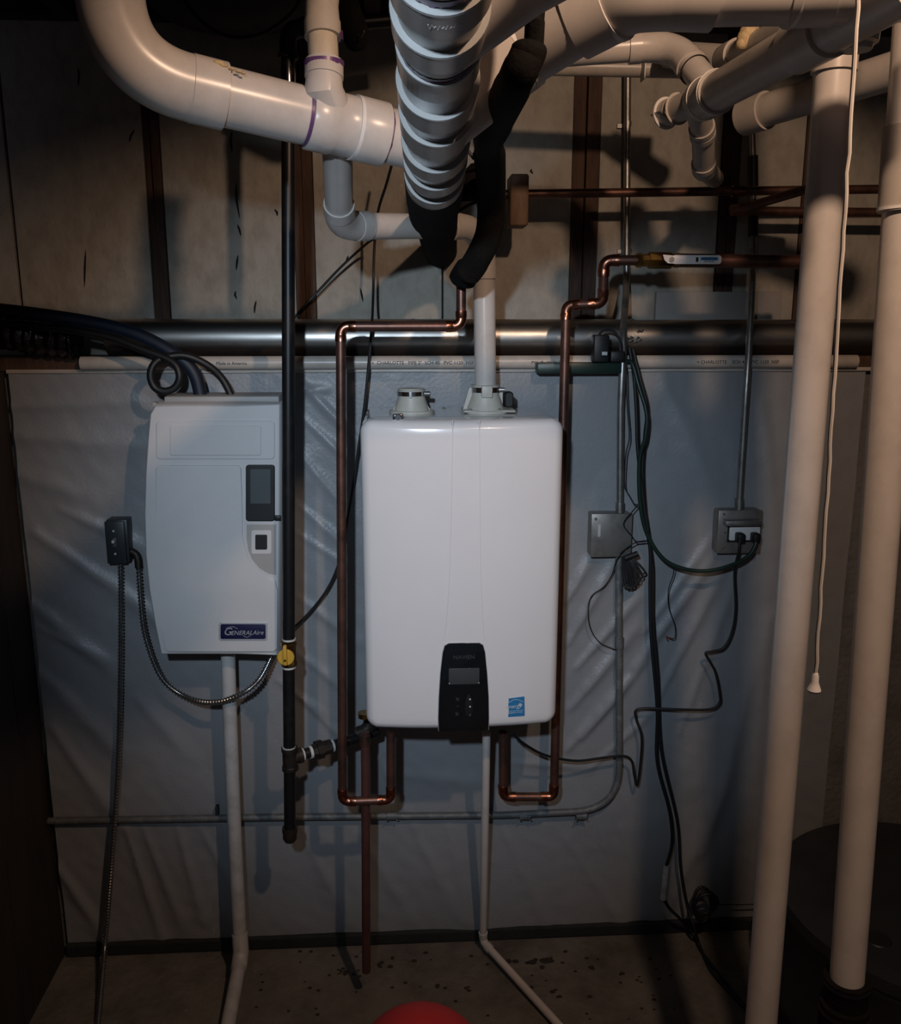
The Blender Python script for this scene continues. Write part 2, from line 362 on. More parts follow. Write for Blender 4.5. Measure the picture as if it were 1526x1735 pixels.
def sheet_y(p):
    u, v = px_of(p); d = 0.0
    for x0, y0, x1, y1, wd, am in creases:
        if abs(u - (x0 + x1) / 2) > abs(x1 - x0) / 2 + 60 or abs(v - (y0 + y1) / 2) > abs(y1 - y0) / 2 + 60: continue
        dx, dy = x1 - x0, y1 - y0; L = math.hypot(dx, dy)
        t = ((u - x0) * dx + (v - y0) * dy) / L / L; tt = min(max(t, 0), 1)
        e = math.hypot(u - x0 - tt * dx, v - y0 - tt * dy); wl_ = wd * (0.6 + .6 * tt)
        s = ((u - x0) * dy - (v - y0) * dx) / L / wl_
        taper = math.sin(math.pi * min(max((t + .1) / 1.2, 0), 1)) ** .6 if -.1 < t < 1.1 else 0
        d += am * 1.0 * taper * math.exp(-(e / wl_) ** 2) * (1 if s > 0 else .55 + .45 * math.exp(-abs(s)))
    d += .010 * (noise.noise(Vector((p.x * 1.6, p.z * 2.2, 3))) + .3) + .004 * noise.noise(Vector((p.x * 6 + p.z * 4, p.z * 5, 9)))
    d += .0016 * noise.noise(Vector((p.x * 26 + p.z * 16, p.z * 19 - p.x * 9, 1)))
    return -.004 - max(d, 0)
nx, nz = 330, 250; vs = []; fs = []
Z0 = 0.035
for j in range(nz + 1):
    for i in range(nx + 1):
        p = Vector((XL + .004 + (XS - XL - .01) * i / nx, 0, Z0 + (ZT - Z0) * j / nz))
        vs.append((p.x, sheet_y(p), p.z))
for j in range(nz):
    for i in range(nx):
        a = j * (nx + 1) + i; fs.append((a, a + 1, a + nx + 2, a + nx + 1))
sh = obj('plastic_sheet', (vs, [], fs), M_sheet)
tag(sh, 'wrinkled blue-white plastic sheeting hung over the lower foundation wall', 'plastic sheeting')

# ================================================================== DUCT, PRINTED PIPE AND LEDGE ITEMS
t = thing('metal_duct', 'long round bare-steel duct lying on the ledge behind the heater', 'duct', (W(330, 572, .06)))
a = W(185, 572, .055); b = W(1500, 572, .055); ax = (b - a).normalized(); b.z = a.z
r0 = .0475
obj('duct_body', sweep([a, W(1068, 572, .055) * 1.0], r0, 40), M_duct, t)
obj('duct_body', sweep([W(1064, 572, .055), b], r0 * .975, 40), M_duct, t)
for px in (250, 700):
    c = W(px, 572, .055); ring(c, (1, 0, 0), r0, .006, .0012, M_duct, 'seam', t, 40)
c = W(1068, 572, .055); ring(c, (1, 0, 0), r0, .012, .0015, M_duct, 'collar', t, 40)
bm = bmesh.new()
for i in range(9):
    q = W(1066 + random.uniform(-4, 22), 565 + random.uniform(-8, 18), .005); s = random.uniform(.003, .006)
    bmesh.ops.create_icosphere(bm, subdivisions=1, radius=s, matrix=Matrix.Translation(q) @ Matrix.Diagonal((1.2, .35, .8, 1)))
obj('foil_tape', bm, M_chrome, t, False, label='crumpled scrap of shiny foil tape')
t = thing('printed_pvc_pipe', 'thin white PVC pipe with printed lettering running under the steel duct', 'pipe', W(137, 614, -.02))
a = W(137, 606, -.02); b = W(1450, 614, -.02)
a.z = b.z = W(750, 614, -.02).z
obj('pipe', sweep([a, b], .0168, 24), M_pvc2, t)
for px, s, sz in ((392, 'Made in America', .011), (716, '+  CHARLOTTE   PIPE 2"  SCH 40   PVC 1120  NSF', .012), (925, 'PW  \u00ae   SE 2665', .011), (1250, '+ CHARLOTTE    SCH 40   PVC 1120  NSF', .012)):
    q = W(px, 615, -.0376); text('printing', s, (q.x, -.0374, a.z - .0005), sz, M_crack, t)
obj('ledge_strip', box((XL, -.012, ZT - .004), (XR, 0.002, ZT + .006), .002), M_pvc2).name = 'trim_2'
bpy.data.objects['trim_2']['kind'] = 'structure'
# foil flex duct at the far left
pts = [W(-70, 560, .02), W(0, 562, .0), W(70, 572, -.01), W(134, 580, -.01)]
sp = spline(pts, 22); rr = [.041 + .0035 * math.sin(i * 1.15) + random.uniform(-.001, .001) for i in range(len(sp))]
o = obj('foil_flex_duct', sweep(sp, rr, 26), M_foil); tag(o, 'short black crinkled foil flexible duct at the left end of the ledge', 'flexible duct')
# blue hose
o = cable('blue_hose', 'thick dark navy hose drooping along the ledge into the top of the humidifier', [W(-60, 520, -.05), W(40, 530, -.06), W(150, 546, -.07), W(230, 566, -.08), W(295, 600, -.09), W(330, 635, -.09), W(343, 690, -.09)],
      .0165, M_bluehose, 'hose', seg=16)
cable('looped_black_hose', 'thin black hose with one curled loop above the humidifier', [W(-60, 545, -.04), W(60, 552, -.07), W(170, 568, -.10), W(240, 592, -.12), W(290, 612, -.13), W(304, 635, -.135), W(298, 655, -.135), W(280, 663, -.135), W(262, 656, -.135), W(255, 635, -.135), W(263, 615, -.13), W(283, 605, -.118), W(315, 603, -.11), W(350, 618, -.10), W(375, 640, -.09), W(391, 670, -.09), W(394, 692, -.09)],
      .0092, M_blk, 'hose', sub=10, seg=12)
# dark green power strip with adapter
t = thing('power_strip', 'dark green power strip with plugged adapters lying on the ledge under the duct', 'power strip', W(980, 622, -.05))
a = W(908, 614, -.05); b = W(1050, 632, -.05)
obj('housing', box((a.x, -.07, b.z), (b.x, -.032, a.z), .004), M_green, t)
a = W(1002, 567, -.05); b = W(1026, 613, -.05)
obj('adapter', box((a.x, -.085, b.z), (b.x, -.045, a.z), .005), M_blk, t)
a = W(1030, 594, -.05); b = W(1054, 613, -.05)
obj('adapter', box((a.x, -.08, b.z), (b.x, -.045, a.z), .005), M_blk, t)
a = W(1020, 596, -.088); b = W(1029, 602, -.088)
obj('adapter_mark', box((a.x, -.0862, b.z), (b.x, -.084, a.z), .0005), M_print, t, label='pale printed mark')
obj('lead', sweep(spline([W(1012, 572, -.065), W(1022, 560, -.07), W(1040, 562, -.07), W(1052, 580, -.07), W(1054, 600, -.065)], 6), .0032, 8), M_blkcord, t)
# pale board leaning on upper wall
q0 = W(1112, 494, YU - .02); q1 = W(1320, 550, YU - .02)
tag(obj('pale_board', box((q0.x, YU - .022, ZD), (q1.x, YU - .002, q0.z), .002), M_board), 'pale grey rectangular board standing on the ledge against the upper wall, right of the heater', 'board')

# ================================================================== WATER HEATER
yf = -.33
hx0 = W(614.5, 960, yf).x; hx1 = W(949.5, 960, yf).x; hz1 = W(763, 711, yf - .01).z; hz0 = W(763, 1243, yf - .035).z
hb = Vector(((hx0 + hx1) / 2, -.17, hz0))
heater = thing('water_heater', 'large white wall-hung tankless water heater with black control panel', 'water heater', hb)
hcx = (hx0 + hx1) / 2; hcz = (hz0 + hz1) / 2; hw = (hx1 - hx0) / 2; hh = (hz1 - hz0) / 2
def bulge(x): q = (x - hcx) / hw; return .026 * (1 - min(abs(q), 1) ** 2.4)
def shell(cx, cz, hw, hh, r, layers, yfun, n=8, sx=10, sz=10):
    bm = bmesh.new(); prev = None
    def outline(i):
        rr = max(r - i, .0015); x0, x1, z0, z1 = cx - hw + i, cx + hw - i, cz - hh + i, cz + hh - i; out = []
        def side(pa, pb, k): return [(pa[0] + (pb[0] - pa[0]) * j / k, pa[1] + (pb[1] - pa[1]) * j / k) for j in range(1, k)]
        cs = []
        for cxx, czz, a0 in ((x1 - rr, z1 - rr, 0), (x0 + rr, z1 - rr, 90), (x0 + rr, z0 + rr, 180), (x1 - rr, z0 + rr, 270)):
            cs.append([(cxx + rr * math.cos(math.radians(a0 + 90 * k / n)), czz + rr * math.sin(math.radians(a0 + 90 * k / n))) for k in range(n + 1)])
        for k in range(4):
            out += cs[k]; out += side(cs[k][-1], cs[(k + 1) % 4][0], sx if k % 2 == 0 else sz)
        return out
    first = None
    for i, yb, bl in layers:
        rg = [bm.verts.new((x, yb - (yfun(x) * bl), z)) for x, z in outline(i)]
        if prev:
            for k in range(len(rg)): bm.faces.new((prev[k], prev[(k + 1) % len(rg)], rg[(k + 1) % len(rg)], rg[k]))
        else: bm.faces.new(rg)
        prev = rg
    bm.faces.new(prev); return bm
# body (rear casing) and front cover
obj('casing', shell(hcx, hcz + .0, hw - .004, hh - .004, .012, [(0.004, -.02, 0), (0, -.024, 0), (0, yf + .045, 0)], bulge), M_htop, heater)
L = [(0.004, yf + .040, 0), (0, yf + .046, 0), (0, yf + .02, .6)]
for k in range(1, 9):
    a = math.radians(90 * k / 8); L.append((.020 * (1 - math.cos(a)), yf + .02 - .020 * math.sin(a), .6 + .4 * k / 8))
ii = .02
while ii < hw - .006: ii += (hw - .02) / 14; L.append((min(ii, hw - .003), yf, 1))
obj('front_cover', shell(hcx, hcz, hw, hh, .030, L, bulge), M_heater, heater)
# vertical raised band down the front
def hp(px, py, off=.0): 
    q = W(px, py, yf - .024); return Vector((q.x, yf - bulge(q.x) - off, q.z))
bm = bmesh.new()
for edge in ([(767, 712), (765, 830), (762, 960), (757, 1040), (752, 1085)], [(812, 712), (813, 830), (814, 960), (817, 1040), (820, 1085)]):
    add_sweep(bm, spline([hp(x, y, -.0002) for x, y in edge], 5), .0013, 8)
obj('moulded_ridge', bm, M_heater, heater)
# top details
zt = hz1
obj('top_seam', box((hx0 + .03, yf + .047, zt - .0035), (hx1 - .03, yf + .052, zt + .0005), .0008), M_humg, heater)
def screw(x, y, z, ax, parent, r=.004, m=M_galv):
    return obj('screw', disc((x, y, z), ax, r, .003, 10, .0008), m, parent)
def topx(px, py): return G(px, py, zt)
for px, py in ((657, 685), (736, 686), (752, 692), (698, 689)):
    q = G(px, py, zt - .004); screw(q.x, q.y, zt - .004, (0, 0, 1), heater)
# intake collar (left)
def collar(px, py_base, r0, r1, h, yc, open_top=True):
    q = W(px, py_base, yc); cx = q.x
    b = thing_part = obj('intake_collar' if open_top else 'exhaust_collar', sweep([(cx, yc, zt - .006), (cx, yc, zt + .002), (cx, yc, zt + .002), (cx, yc, zt + h * .62), (cx, yc, zt + h * .66), (cx, yc, zt + h - .004), (cx, yc, zt + h), (cx, yc, zt + h)],
                   [r0 * 1.35, r0 * 1.35, r0 * 1.08, r1 * 1.0, r1 * 1.0, r1, r1 * 1.06, r1 * .6], 28), M_cream, heater)
    obj('clamp', sweep([(cx, yc, zt + h * .72), (cx, yc, zt + h * .72), (cx, yc, zt + h * .92), (cx, yc, zt + h * .92)], [r1, r1 + .0022, r1 + .0022, r1], 28), M_chrome, b)
    obj('clamp_screw', disc((cx + r1 - .002, yc - .012, zt + h * .82), (1, -.2, 0), .0055, .014, 10), M_galv, b)
    return cx, b
yc1 = -.135
cx1, cb = collar(697, 680, .040, .0330, .052, yc1)
obj('clamp_pad', box((cx1 - .006, yc1 - .040, zt + .034), (cx1 + .000, yc1 - .034, zt + .050), .001), M_white, cb)
obj('socket_cap', sweep([(cx1, yc1, zt + .052), (cx1, yc1, zt + .0545), (cx1, yc1, zt + .0545), (cx1, yc1, zt + .045)], [.030, .030, .026, .026], 28), M_cream, cb)
for s in (-1, 1): obj('fin', prism([(cx1 + s * .030, 0, zt + .03), (cx1 + s * .046, 0, zt + .001), (cx1 + s * .028, 0, zt + .001)], yc1 + .004, yc1 - .004), M_cream, cb, False)
cx2, cb2 = collar(822, 680, .044, .0340, .062, -.13, False)
obj('tab', box((cx2 - .013, -.174, zt + .034), (cx2 + .013, -.162, zt + .062), .002), M_cream, cb2)
obj('fin', prism([(cx2 - .030, 0, zt + .055), (cx2 - .040, 0, zt + .055), (cx2 - .056, 0, zt), (cx2 - .030, 0, zt)], -.125, -.135), M_cream, cb2, False)
obj('fin', prism([(cx2 + .030, 0, zt + .05), (cx2 + .042, 0, zt + .048), (cx2 + .042, 0, zt), (cx2 + .030, 0, zt)], -.125, -.135), M_cream, cb2, False)
obj('test_plug', shell(cx2 + .056, zt + .027, .011, .019, .008, [(0.003, -.115, 0), (0, -.12, 0), (0, -.145, 0), (0.003, -.15, 0), (.008, -.15, 0)], lambda x: 0, 5, 1, 1), M_blk, cb2, label='black plug on the exhaust collar')
obj('flange', box((cx2 - .056, -.175, zt - .002), (cx2 + .070, -.08, zt + .004), .003), M_cream, cb2)
for dx in (-.04, .03): screw(cx2 + dx, -.165, zt + .004, (0, 0, 1), cb2)
# latch and grille dots on the top front
q = W(674, 701, yf - .0)
obj('latch', box((q.x - .012, yf + .00, zt - .002), (q.x + .012, yf + .03, zt + .012), .003), M_chrome, heater, label='bright steel cover latch')
obj('latch_screw', disc((q.x, yf + .0, zt + .005), (0, -1, 0), .007, .006, 12, .001), M_chrome, heater)
bm = bmesh.new(); q = G(890, 702, zt)
for i in range(-3, 4):
    for j in range(-2, 3):
        if abs(i) + abs(j) < 4: bmesh.ops.create_circle(bm, cap_ends=True, radius=.0016, segments=8, matrix=Matrix.Translation((q.x + i * .0055, yf + .07 + j * .010, zt - .0035)))
o = obj('vent_hole', bm, M_crack, heater, False); o['kind'] = 'stuff'
# control panel
def cp_outline(grow=0):
    pts = [(743, 1246), (742.5, 1215), (743.5, 1180), (746, 1140), (750, 1105), (753, 1094), (760, 1089.5), (785, 1089), (812, 1089), (818, 1093), (821, 1104), (824.5, 1140), (827, 1180), (827.5, 1215), (827, 1246)]
    out = []
    for x, y in pts:
        q = W(785 + (x - 785) * (1 + grow), 1168 + (y - 1168) * (1 + grow * .5), yf - .026); out.append((q.x, 0, max(q.z, hz0 + .003)))
    return out
yp = yf - .0262
cp = obj('control_panel', prism(cp_outline(), yf - .012, yp - .004, .0022), M_panel, heater)
obj('panel_rim', prism(cp_outline(.022), yf - .012, yp - .0012, .0006), M_silver, heater)
def onp(px, py): return W(px, py, yp - .005)
text('lettering', 'NAVIEN', (onp(786, 1114).x, yp - .0042, onp(786, 1114).z), .0135, M_lcd, cp, sx=1.05)
a = onp(760, 1133); b = onp(812, 1159)
obj('screen', box((a.x, yp - .0048, b.z), (b.x, yp - .003, a.z), .0008), M_lcd, cp, label='dim grey rectangular display')
for px, py in ((761, 1158), (811, 1157)): q = onp(px, py); obj('indicator', disc((q.x, yp - .0035, q.z), (0, -1, 0), .0013, .0018, 10), M_print, cp)
q = onp(794, 1197)
obj('button_oval', prism([(q.x + .0095 * math.cos(k * math.pi / 12), 0, q.z + .030 * math.sin(k * math.pi / 12)) for k in range(24)], yp - .003, yp - .0062, .0012), M_btn, cp)
for dy in (-12.5, 0, 14): 
    q = onp(796, 1197 + dy); obj('button', disc((q.x, yp - .005, q.z), (0, -1, 0), .0022 if dy < 5 else .003, .0022, 12, .0005), M_print if dy < 5 else M_lcd, cp)
for px, py in ((775, 1186), (774, 1211)):
    q = onp(px, py); obj('button', box((q.x - .0055, yp - .0052, q.z - .006), (q.x + .0055, yp - .003, q.z + .006), .001), M_btn, cp)
    obj('button_mark', box((q.x - .002, yp - .0056, q.z - .0003), (q.x + .002, yp - .005, q.z + .002), .0003), M_dimprint, cp)
q = onp(775, 1197); obj('button_mark', box((q.x - .003, yp - .0046, q.z - .0002), (q.x + .003, yp - .003, q.z + .0004)), M_dimprint, cp)
# efficiency sticker
qc = W(872.5, 1197, yf - .022); ys = yf - bulge(qc.x) 
st = obj('sticker', prism([(W(856, 1183, ys).x, 0, W(856, 1183.5, ys).z), (W(888, 1180, ys).x, 0, W(888, 1180.5, ys).z), (W(888.5, 1212, ys).x, 0, W(888, 1212, ys).z), (W(857, 1215, ys).x, 0, W(857, 1215, ys).z)], ys + .012, ys - .0016), M_blue, heater, False, label='square blue energy-efficiency sticker with white script')
s_ = .00133
def stp(dx, dy): return Vector((qc.x + dx * s_, ys - .0019, qc.z + dy * s_))
obj('sticker_arc', sweep([stp(-14 + 28 * k / 14, 4 + 9 * math.sin(math.pi * (.1 + .8 * k / 14)) - (k / 14 - .5) * -3) for k in range(15)], .0005, 6), M_print, st)
obj('sticker_line', sweep([stp(-15, -9.5), stp(15, -7.5)], .0004, 6), M_print, st)
star = [];
for k in range(10):
    rr_ = (4.6 if k % 2 == 0 else 1.9); a_ = math.radians(90 + 36 * k); c_ = stp(9 + rr_ * math.cos(a_), 3 + rr_ * math.sin(a_)); star.append(c_)
obj('sticker_star', prism(star, ys, ys - .0019), M_print, st, False)
text('sticker_script', 'energy', tuple(stp(-3, 0)), .014, M_print, st, sx=1.0, shear=.4, rot=(90, -4, 0))
text('sticker_script', 'ENERGY STAR', tuple(stp(0, -12)), .0050, M_print, st, rot=(90, -4, 0), sx=1.1)
# bottom fittings
for px, y_ in ((618, -.25), (662, -.26), (825, -.20), (852, -.13)):
    x = W(px, 1243, y_).x
    obj('port', disc((x, y_, hz0 - .006), (0, 0, 1), .016, .012, 16), M_brass, heater)
obj('bottom_screw', box((W(682, 1248, -.2).x - .004, -.22, hz0 - .006), (W(682, 1248, -.2).x + .004, -.21, hz0 + .006), .001), M_galv, heater)

# ================================================================== HUMIDIFIER
yh = -.185
def H(px, py, y=yh): q = W(px, py, y); return (q.x, 0, q.z)
base = W(360, 1112, -.1)
hum = thing('humidifier', 'white bow-sided wall-mounted steam humidifier, left of the gas pipe', 'humidifier', base)
outl = [(262, 683), (300, 682), (400, 682), (479, 683), (479, 850), (477, 1000), (473, 1113), (400, 1113), (320, 1113), (270, 1112), (258, 1060), (248, 1000), (242, 940), (240, 870), (242, 800), (246, 740), (250, 700)]
def outl_in(k):
    cxx = sum(p[0] for p in outl) / len(outl); out = []
    n = len(outl)
    for i in range(n):
        p0 = Vector(outl[i - 1]); p1 = Vector(outl[i]); p2 = Vector(outl[(i + 1) % n]); t = (p2 - p0).normalized(); nn = Vector((-t.y, t.x))
        out.append(p1 + nn * k)
    return out
bm = bmesh.new(); prev = None
for k, y in ((3, -.014), (0, -.016), (0, -.10), (-.0, -.150), (1.5, -.165), (2.5, -.174), (4, -.181), (5.5, -.1855), (7, -.1872)):
    rg = []
    for p in outl_in(k):
        q = W(p.x, p.y, yh); rg.append(bm.verts.new((q.x, y, q.z)))
    if prev:
        for i in range(len(rg)): bm.faces.new((prev[i], prev[(i + 1) % len(rg)], rg[(i + 1) % len(rg)], rg[i]))
    else: bm.faces.new(rg)
    prev = rg
bm.faces.new(prev)
obj('housing', bm, M_humid, hum)
yq = -.1874
obj('top_vent', box((H(272, 690)[0], -.15, H(0, 690)[2] + .001), (H(470, 690)[0], -.03, H(0, 681)[2] + .008), .004), M_humg, hum)
def hridge(pts, r=.0011, name='moulded_line', closed=True, m=M_humid):
    q = [Vector((H(x, y)[0], yq, H(x, y)[2])) for x, y in pts]
    if closed: q.append(q[0])
    return obj(name, sweep(q, r, 8, cap=not closed), m, hum)
def rr2(x0, y0, x1, y1, r):
    out = []
    for cx_, cy_, a0 in ((x1 - r, y0 + r, -90), (x1 - r, y1 - r, 0), (x0 + r, y1 - r, 90), (x0 + r, y0 + r, 180)):
        for k in range(5):
            a = math.radians(a0 + 90 * k / 4); out.append((cx_ + r * math.cos(a), cy_ + r * math.sin(a)))
    return out
def plate(name, pts, th, m=M_humid, bev=.0012, label=None, y0=None, parent=None):
    return obj(name, prism([H(x, y) for x, y in pts], y0 if y0 is not None else yq + .004, yq - th, bev), m, parent or hum, False, label=label)
plate('label_frame', rr2(265, 713, 466, 778, 7), .0030, bev=.0025)
plate('label_window', rr2(289, 721, 443, 771, 4), .0055, bev=.0018)
door = [(270, 788), (404, 788), (409, 793), (411, 860), (411, 905)] + [(411 + 58 * (1 - math.cos(math.radians(a))), 905 + 78 * math.sin(math.radians(a))) for a in (15, 30, 45, 60, 75, 88)] + [(471, 1000), (470, 1098), (465, 1103), (285, 1103), (280, 1099), (273, 1050), (267, 980), (265, 900), (265, 793)]
plate('door', door, .0060, bev=.003)
rec = [(418, 888), (468, 888), (468, 974), (455, 971), (440, 962), (428, 948), (421, 932), (418, 912)]
plate('control_recess', rec, .0010, M_humg)
plate('switch_frame', rr2(426, 898, 460, 938, 3), .0022, M_humid, .0012)
sw = plate('rocker_switch', rr2(433, 905, 453, 930, 2), .0052, M_blk, .0015)
dp = plate('display_housing', rr2(417, 787, 466, 882, 5), .0060, M_blk, .002)
obj('screen', prism([H(x, y) for x, y in rr2(425, 794, 459, 852, 1)], yq, yq - .0066, .0003), M_humscr, dp, False, label='grey liquid crystal screen')
for px in (434, 452):
    obj('hook', box((H(px - 6, 0)[0], yq - .008, H(0, 887)[2]), (H(px + 6, 0)[0], yq, H(0, 878)[2]), .002), M_blk, dp)
bd = plate('badge', rr2(372, 1052, 454, 1083, 4), .0085, M_silver, .001, label='navy badge with silver lettering')
obj('badge_face', prism([H(x, y) for x, y in rr2(375, 1055, 451, 1080, 3)], yq, yq - .0092, .0003), M_navy, bd)
q = H(385, 1068); text('lettering', 'G', (q[0] + .002, yq - .0096, q[2]), .027, M_silver, bd, shear=.3)
q = H(421, 1069); text('lettering', 'ENERALAire', (q[0] - .002, yq - .0096, q[2] - .001), .0158, M_silver, bd, shear=.3, sx=.95)
obj('badge_swoosh', sweep(spline([Vector((H(x, y)[0], yq - .0096, H(x, y)[2])) for x, y in ((384, 1062), (395, 1059), (404, 1063))], 5), .0006, 6), M_silver, bd)
obj('badge_swoosh', sweep(spline([Vector((H(x, y)[0], yq - .0096, H(x, y)[2])) for x, y in ((413, 1074), (419, 1077), (426, 1074))], 5), .0006, 6), M_silver, bd)
for px, py in ((255, 688), (476, 688)): q = H(px, py); obj('corner_clip', box((q[0] - .005, -.155, q[2] - .006), (q[0] + .005, -.13, q[2] + .006), .002), M_humg, hum)

# humidifier drain
t = thing('drain_pipe', 'grey plastic drain pipe hanging from the bottom of the humidifier', 'pipe', G(392, 1735))
pp = [W(386, 1100, -.10), W(389, 1200, -.10), W(397, 1400, -.10), W(407, 1612, -.13), G(380, 1760, .03)]
obj('pipe', sweep(spline(pp[:3] + [W(406, 1585, -.12)], 6), .0185, 22), M_drain, t)
obj('pipe', sweep([W(406, 1630, -.15), G(378, 1780, .03)], .0185, 22), M_drain, t)
obj('elbow', sweep([W(406, 1582, -.12), W(406, 1582, -.12), W(408, 1612, -.13), W(406, 1630, -.15), W(404, 1642, -.17), W(404, 1642, -.17)], [.018, .0215, .0218, .0218, .0215, .018], 22), M_drain, t)

# ================================================================== SWITCH BOX AND ARMOURED CABLES
q0 = W(176, 884, -.055); q1 = W(215, 955, -.055)
sb = thing('switch_box', 'small dark grey metal light-switch box on the wall left of the humidifier', 'switch box', ((q0.x + q1.x) / 2, -.03, q1.z))
obj('back_box', box((q0.x + .002, -.048, q1.z + .002), (q1.x - .000 + .006, -.0, q0.z + .003), .003), M_boxdk, sb)
obj('cover_plate', box((q0.x, -.056, q1.z), (q1.x, -.048, q0.z), .0025), M_boxdk, sb)
c = W(194, 919, -.056)
obj('toggle_slot', box((c.x - .005, -.0575, c.z - .012), (c.x + .005, -.055, c.z + .012), .001), M_dimprint, sb)
obj('toggle', box((c.x - .0035, -.070, c.z - .0), (c.x + .0035, -.056, c.z + .008), .0015), M_print, sb)
for dz in (.03, -.03): screw(c.x, -.056, c.z + dz, (0, -1, 0), sb, .003, M_print)
e = W(222, 935, -.03)
obj('cable_elbow', sweep(spline([(q1.x, -.03, e.z), (e.x + .004, -.03, e.z), (W(233, 945, -.03).x, -.032, e.z - .012), W(235, 962, -.035)], 5), .0095, 14), M_ironfit, sb)
def armoured(name, label, pts, r=.0078, base=None):
    sp_ = spline(pts, 40); L_ = [0]
    for i in range(1, len(sp_)): L_.append(L_[-1] + (sp_[i] - sp_[i - 1]).length)
    n = int(L_[-1] / .0023); out = []; rad = []; j = 0
    for k in range(n):
        s = L_[-1] * k / (n - 1)
        while j < len(L_) - 2 and L_[j + 1] < s: j += 1
        f = (s - L_[j]) / max(L_[j + 1] - L_[j], 1e-9); out.append(sp_[j].lerp(sp_[j + 1], f)); rad.append(r * (1.0 if k % 4 in (0, 1) else .68))
    o = obj(name, sweep(out, rad, 12), M_galvd); return tag(o, label, 'cable')
M_galvd = mat('armour_steel', (0.32, 0.32, 0.32), 0.25, metal=0.9, var=0.3, scale=40)
armoured('armoured_cable', 'flexible steel-armoured cable hanging from the switch box down to the floor', [W(204, 955, -.03), W(205, 1010, -.035), W(204, 1150, -.04), W(200, 1300, -.045), W(190, 1450, -.06), W(178, 1600, -.09), G(165, 1745, .012)])
armoured('armoured_cable', 'flexible steel-armoured cable looping from the switch box under the humidifier', [W(235, 958, -.035), W(238, 1010, -.045), W(247, 1080, -.06), W(275, 1150, -.075), W(320, 1183, -.085), W(365, 1190, -.125), W(410, 1175, -.15), W(440, 1150, -.13), W(462, 1108, -.10)])

# ================================================================== GAS PIPE
yg = -.25; rg_ = .0148
gp = thing('gas_pipe', 'tall black iron gas pipe with yellow valve beside the humidifier', 'gas pipe', W(491, 1420, yg))
def Wg(px, py): return W(px, py, yg)
obj('pipe', sweep([Wg(488, 85), Wg(489, 1085)], rg_, 22), M_iron, gp)
obj('pipe', sweep([Wg(489, 1128), Wg(490, 1265)], rg_, 22), M_iron, gp)
obj('pipe', sweep([Wg(490.5, 1305), Wg(491, 1408)], rg_, 22), M_iron, gp)
obj('cap', sweep([Wg(491, 1402), Wg(491, 1402), Wg(491, 1409), Wg(491, 1409), Wg(491, 1420), Wg(491, 1425)], [.016, .0195, .0195, .0178, .0178, .013], 22), M_ironfit, gp)
el = corner(Wg(488, 95), Wg(488, 50), W(530, 46, yg), .03, 8)
obj('elbow', sweep([Wg(488, 100), Wg(488, 100), Wg(488, 92), Wg(488, 92)] + el + [W(518, 47, yg), W(518, 47, yg)], [.014, .0215, .0215, .0185] + [.0185] * len(el) + [.0215, .014], 20), M_ironfit, gp)
obj('pipe', sweep([W(515, 47, yg), W(700, 30, yg + .05)], rg_, 20), M_iron, gp)
for y in (96, 1083, 1130, 1266): c = Wg(489.5, y); ring(c, (0, 0, 1), rg_, .0045, .0014, M_tape, 'thread_tape', gp)
c = Wg(488, 128); obj('foil_wrap', sweep([c + Vector((0, 0, .016)), c, c - Vector((0, 0, .018))], [rg_ + .0006, rg_ + .0018, rg_ + .0008], 18), M_chrome, gp, label='scrap of bright foil wrapped round the pipe')
c = Wg(489, 1107)
vb = obj('valve_body', sweep([c + Vector((0, 0, .030)), c + Vector((0, 0, .030)), c + Vector((0, 0, .020)), c + Vector((0, 0, .017)), c - Vector((0, 0, .017)), c - Vector((0, 0, .020)), c - Vector((0, 0, .030)), c - Vector((0, 0, .030))], [.014, .0195, .0195, .0175, .0175, .0195, .0195, .014], 8), M_brass, gp)
h_ = c + Vector((-.004, -.026, .0)); 
obj('valve_stem', sweep([c, h_], .007, 12), M_brass, vb)
obj('valve_handle', disc(h_ + Vector((0, .004, 0)), (0, -1, 0), .0205, .008, 28, .002), M_yellow, vb, label='round yellow plastic valve handle')
obj('handle_bar', box((h_.x - .0045, h_.y - .016, h_.z - .016), (h_.x + .0045, h_.y - .002, h_.z + .034), .003), M_yellow, vb)
obj('handle_screw', disc(h_ + Vector((0, -.015, -.002)), (0, -1, 0), .003, .002, 10), M_brass, vb)
# tee and branch to the heater
c = Wg(491, 1285)
tv = sweep([c + Vector((0, 0, .030)), c + Vector((0, 0, .030)), c + Vector((0, 0, .021)), c + Vector((0, 0, .019)), c - Vector((0, 0, .019)), c - Vector((0, 0, .021)), c - Vector((0, 0, .030)), c - Vector((0, 0, .030))], [.014, .0205, .0205, .0185, .0185, .0205, .0205, .014], 22)
be = W(640, 1240, -.14); bd_ = (be - c).normalized()
add_sweep(tv, [c, c + bd_ * .020, c + bd_ * .020, c + bd_ * .031, c + bd_ * .031], [.0165, .0165, .0195, .0195, .013], 20)
te = obj('tee', tv, M_ironfit, gp)
ring(c + bd_ * .033, bd_, rg_ - .001, .007, .0022, M_tape, 'thread_tape', gp)
obj('nipple', sweep([c + bd_ * .03, be], rg_ * .92, 20), M_iron, gp)
ring(c + bd_ * .055, bd_, rg_ - .001, .007, .0024, M_tape, 'thread_tape', gp)
u0 = c + bd_ * .060
obj('union', sweep([u0, u0, u0 + bd_ * .010, u0 + bd_ * .010, u0 + bd_ * .026, u0 + bd_ * .026, u0 + bd_ * .050, u0 + bd_ * .050], [.013, .018, .019, .0245, .0245, .0195, .0185, .013], 8), M_ironfit, gp)
ring(u0 + bd_ * .053, bd_, rg_ - .001, .007, .0024, M_tape, 'thread_tape', gp)
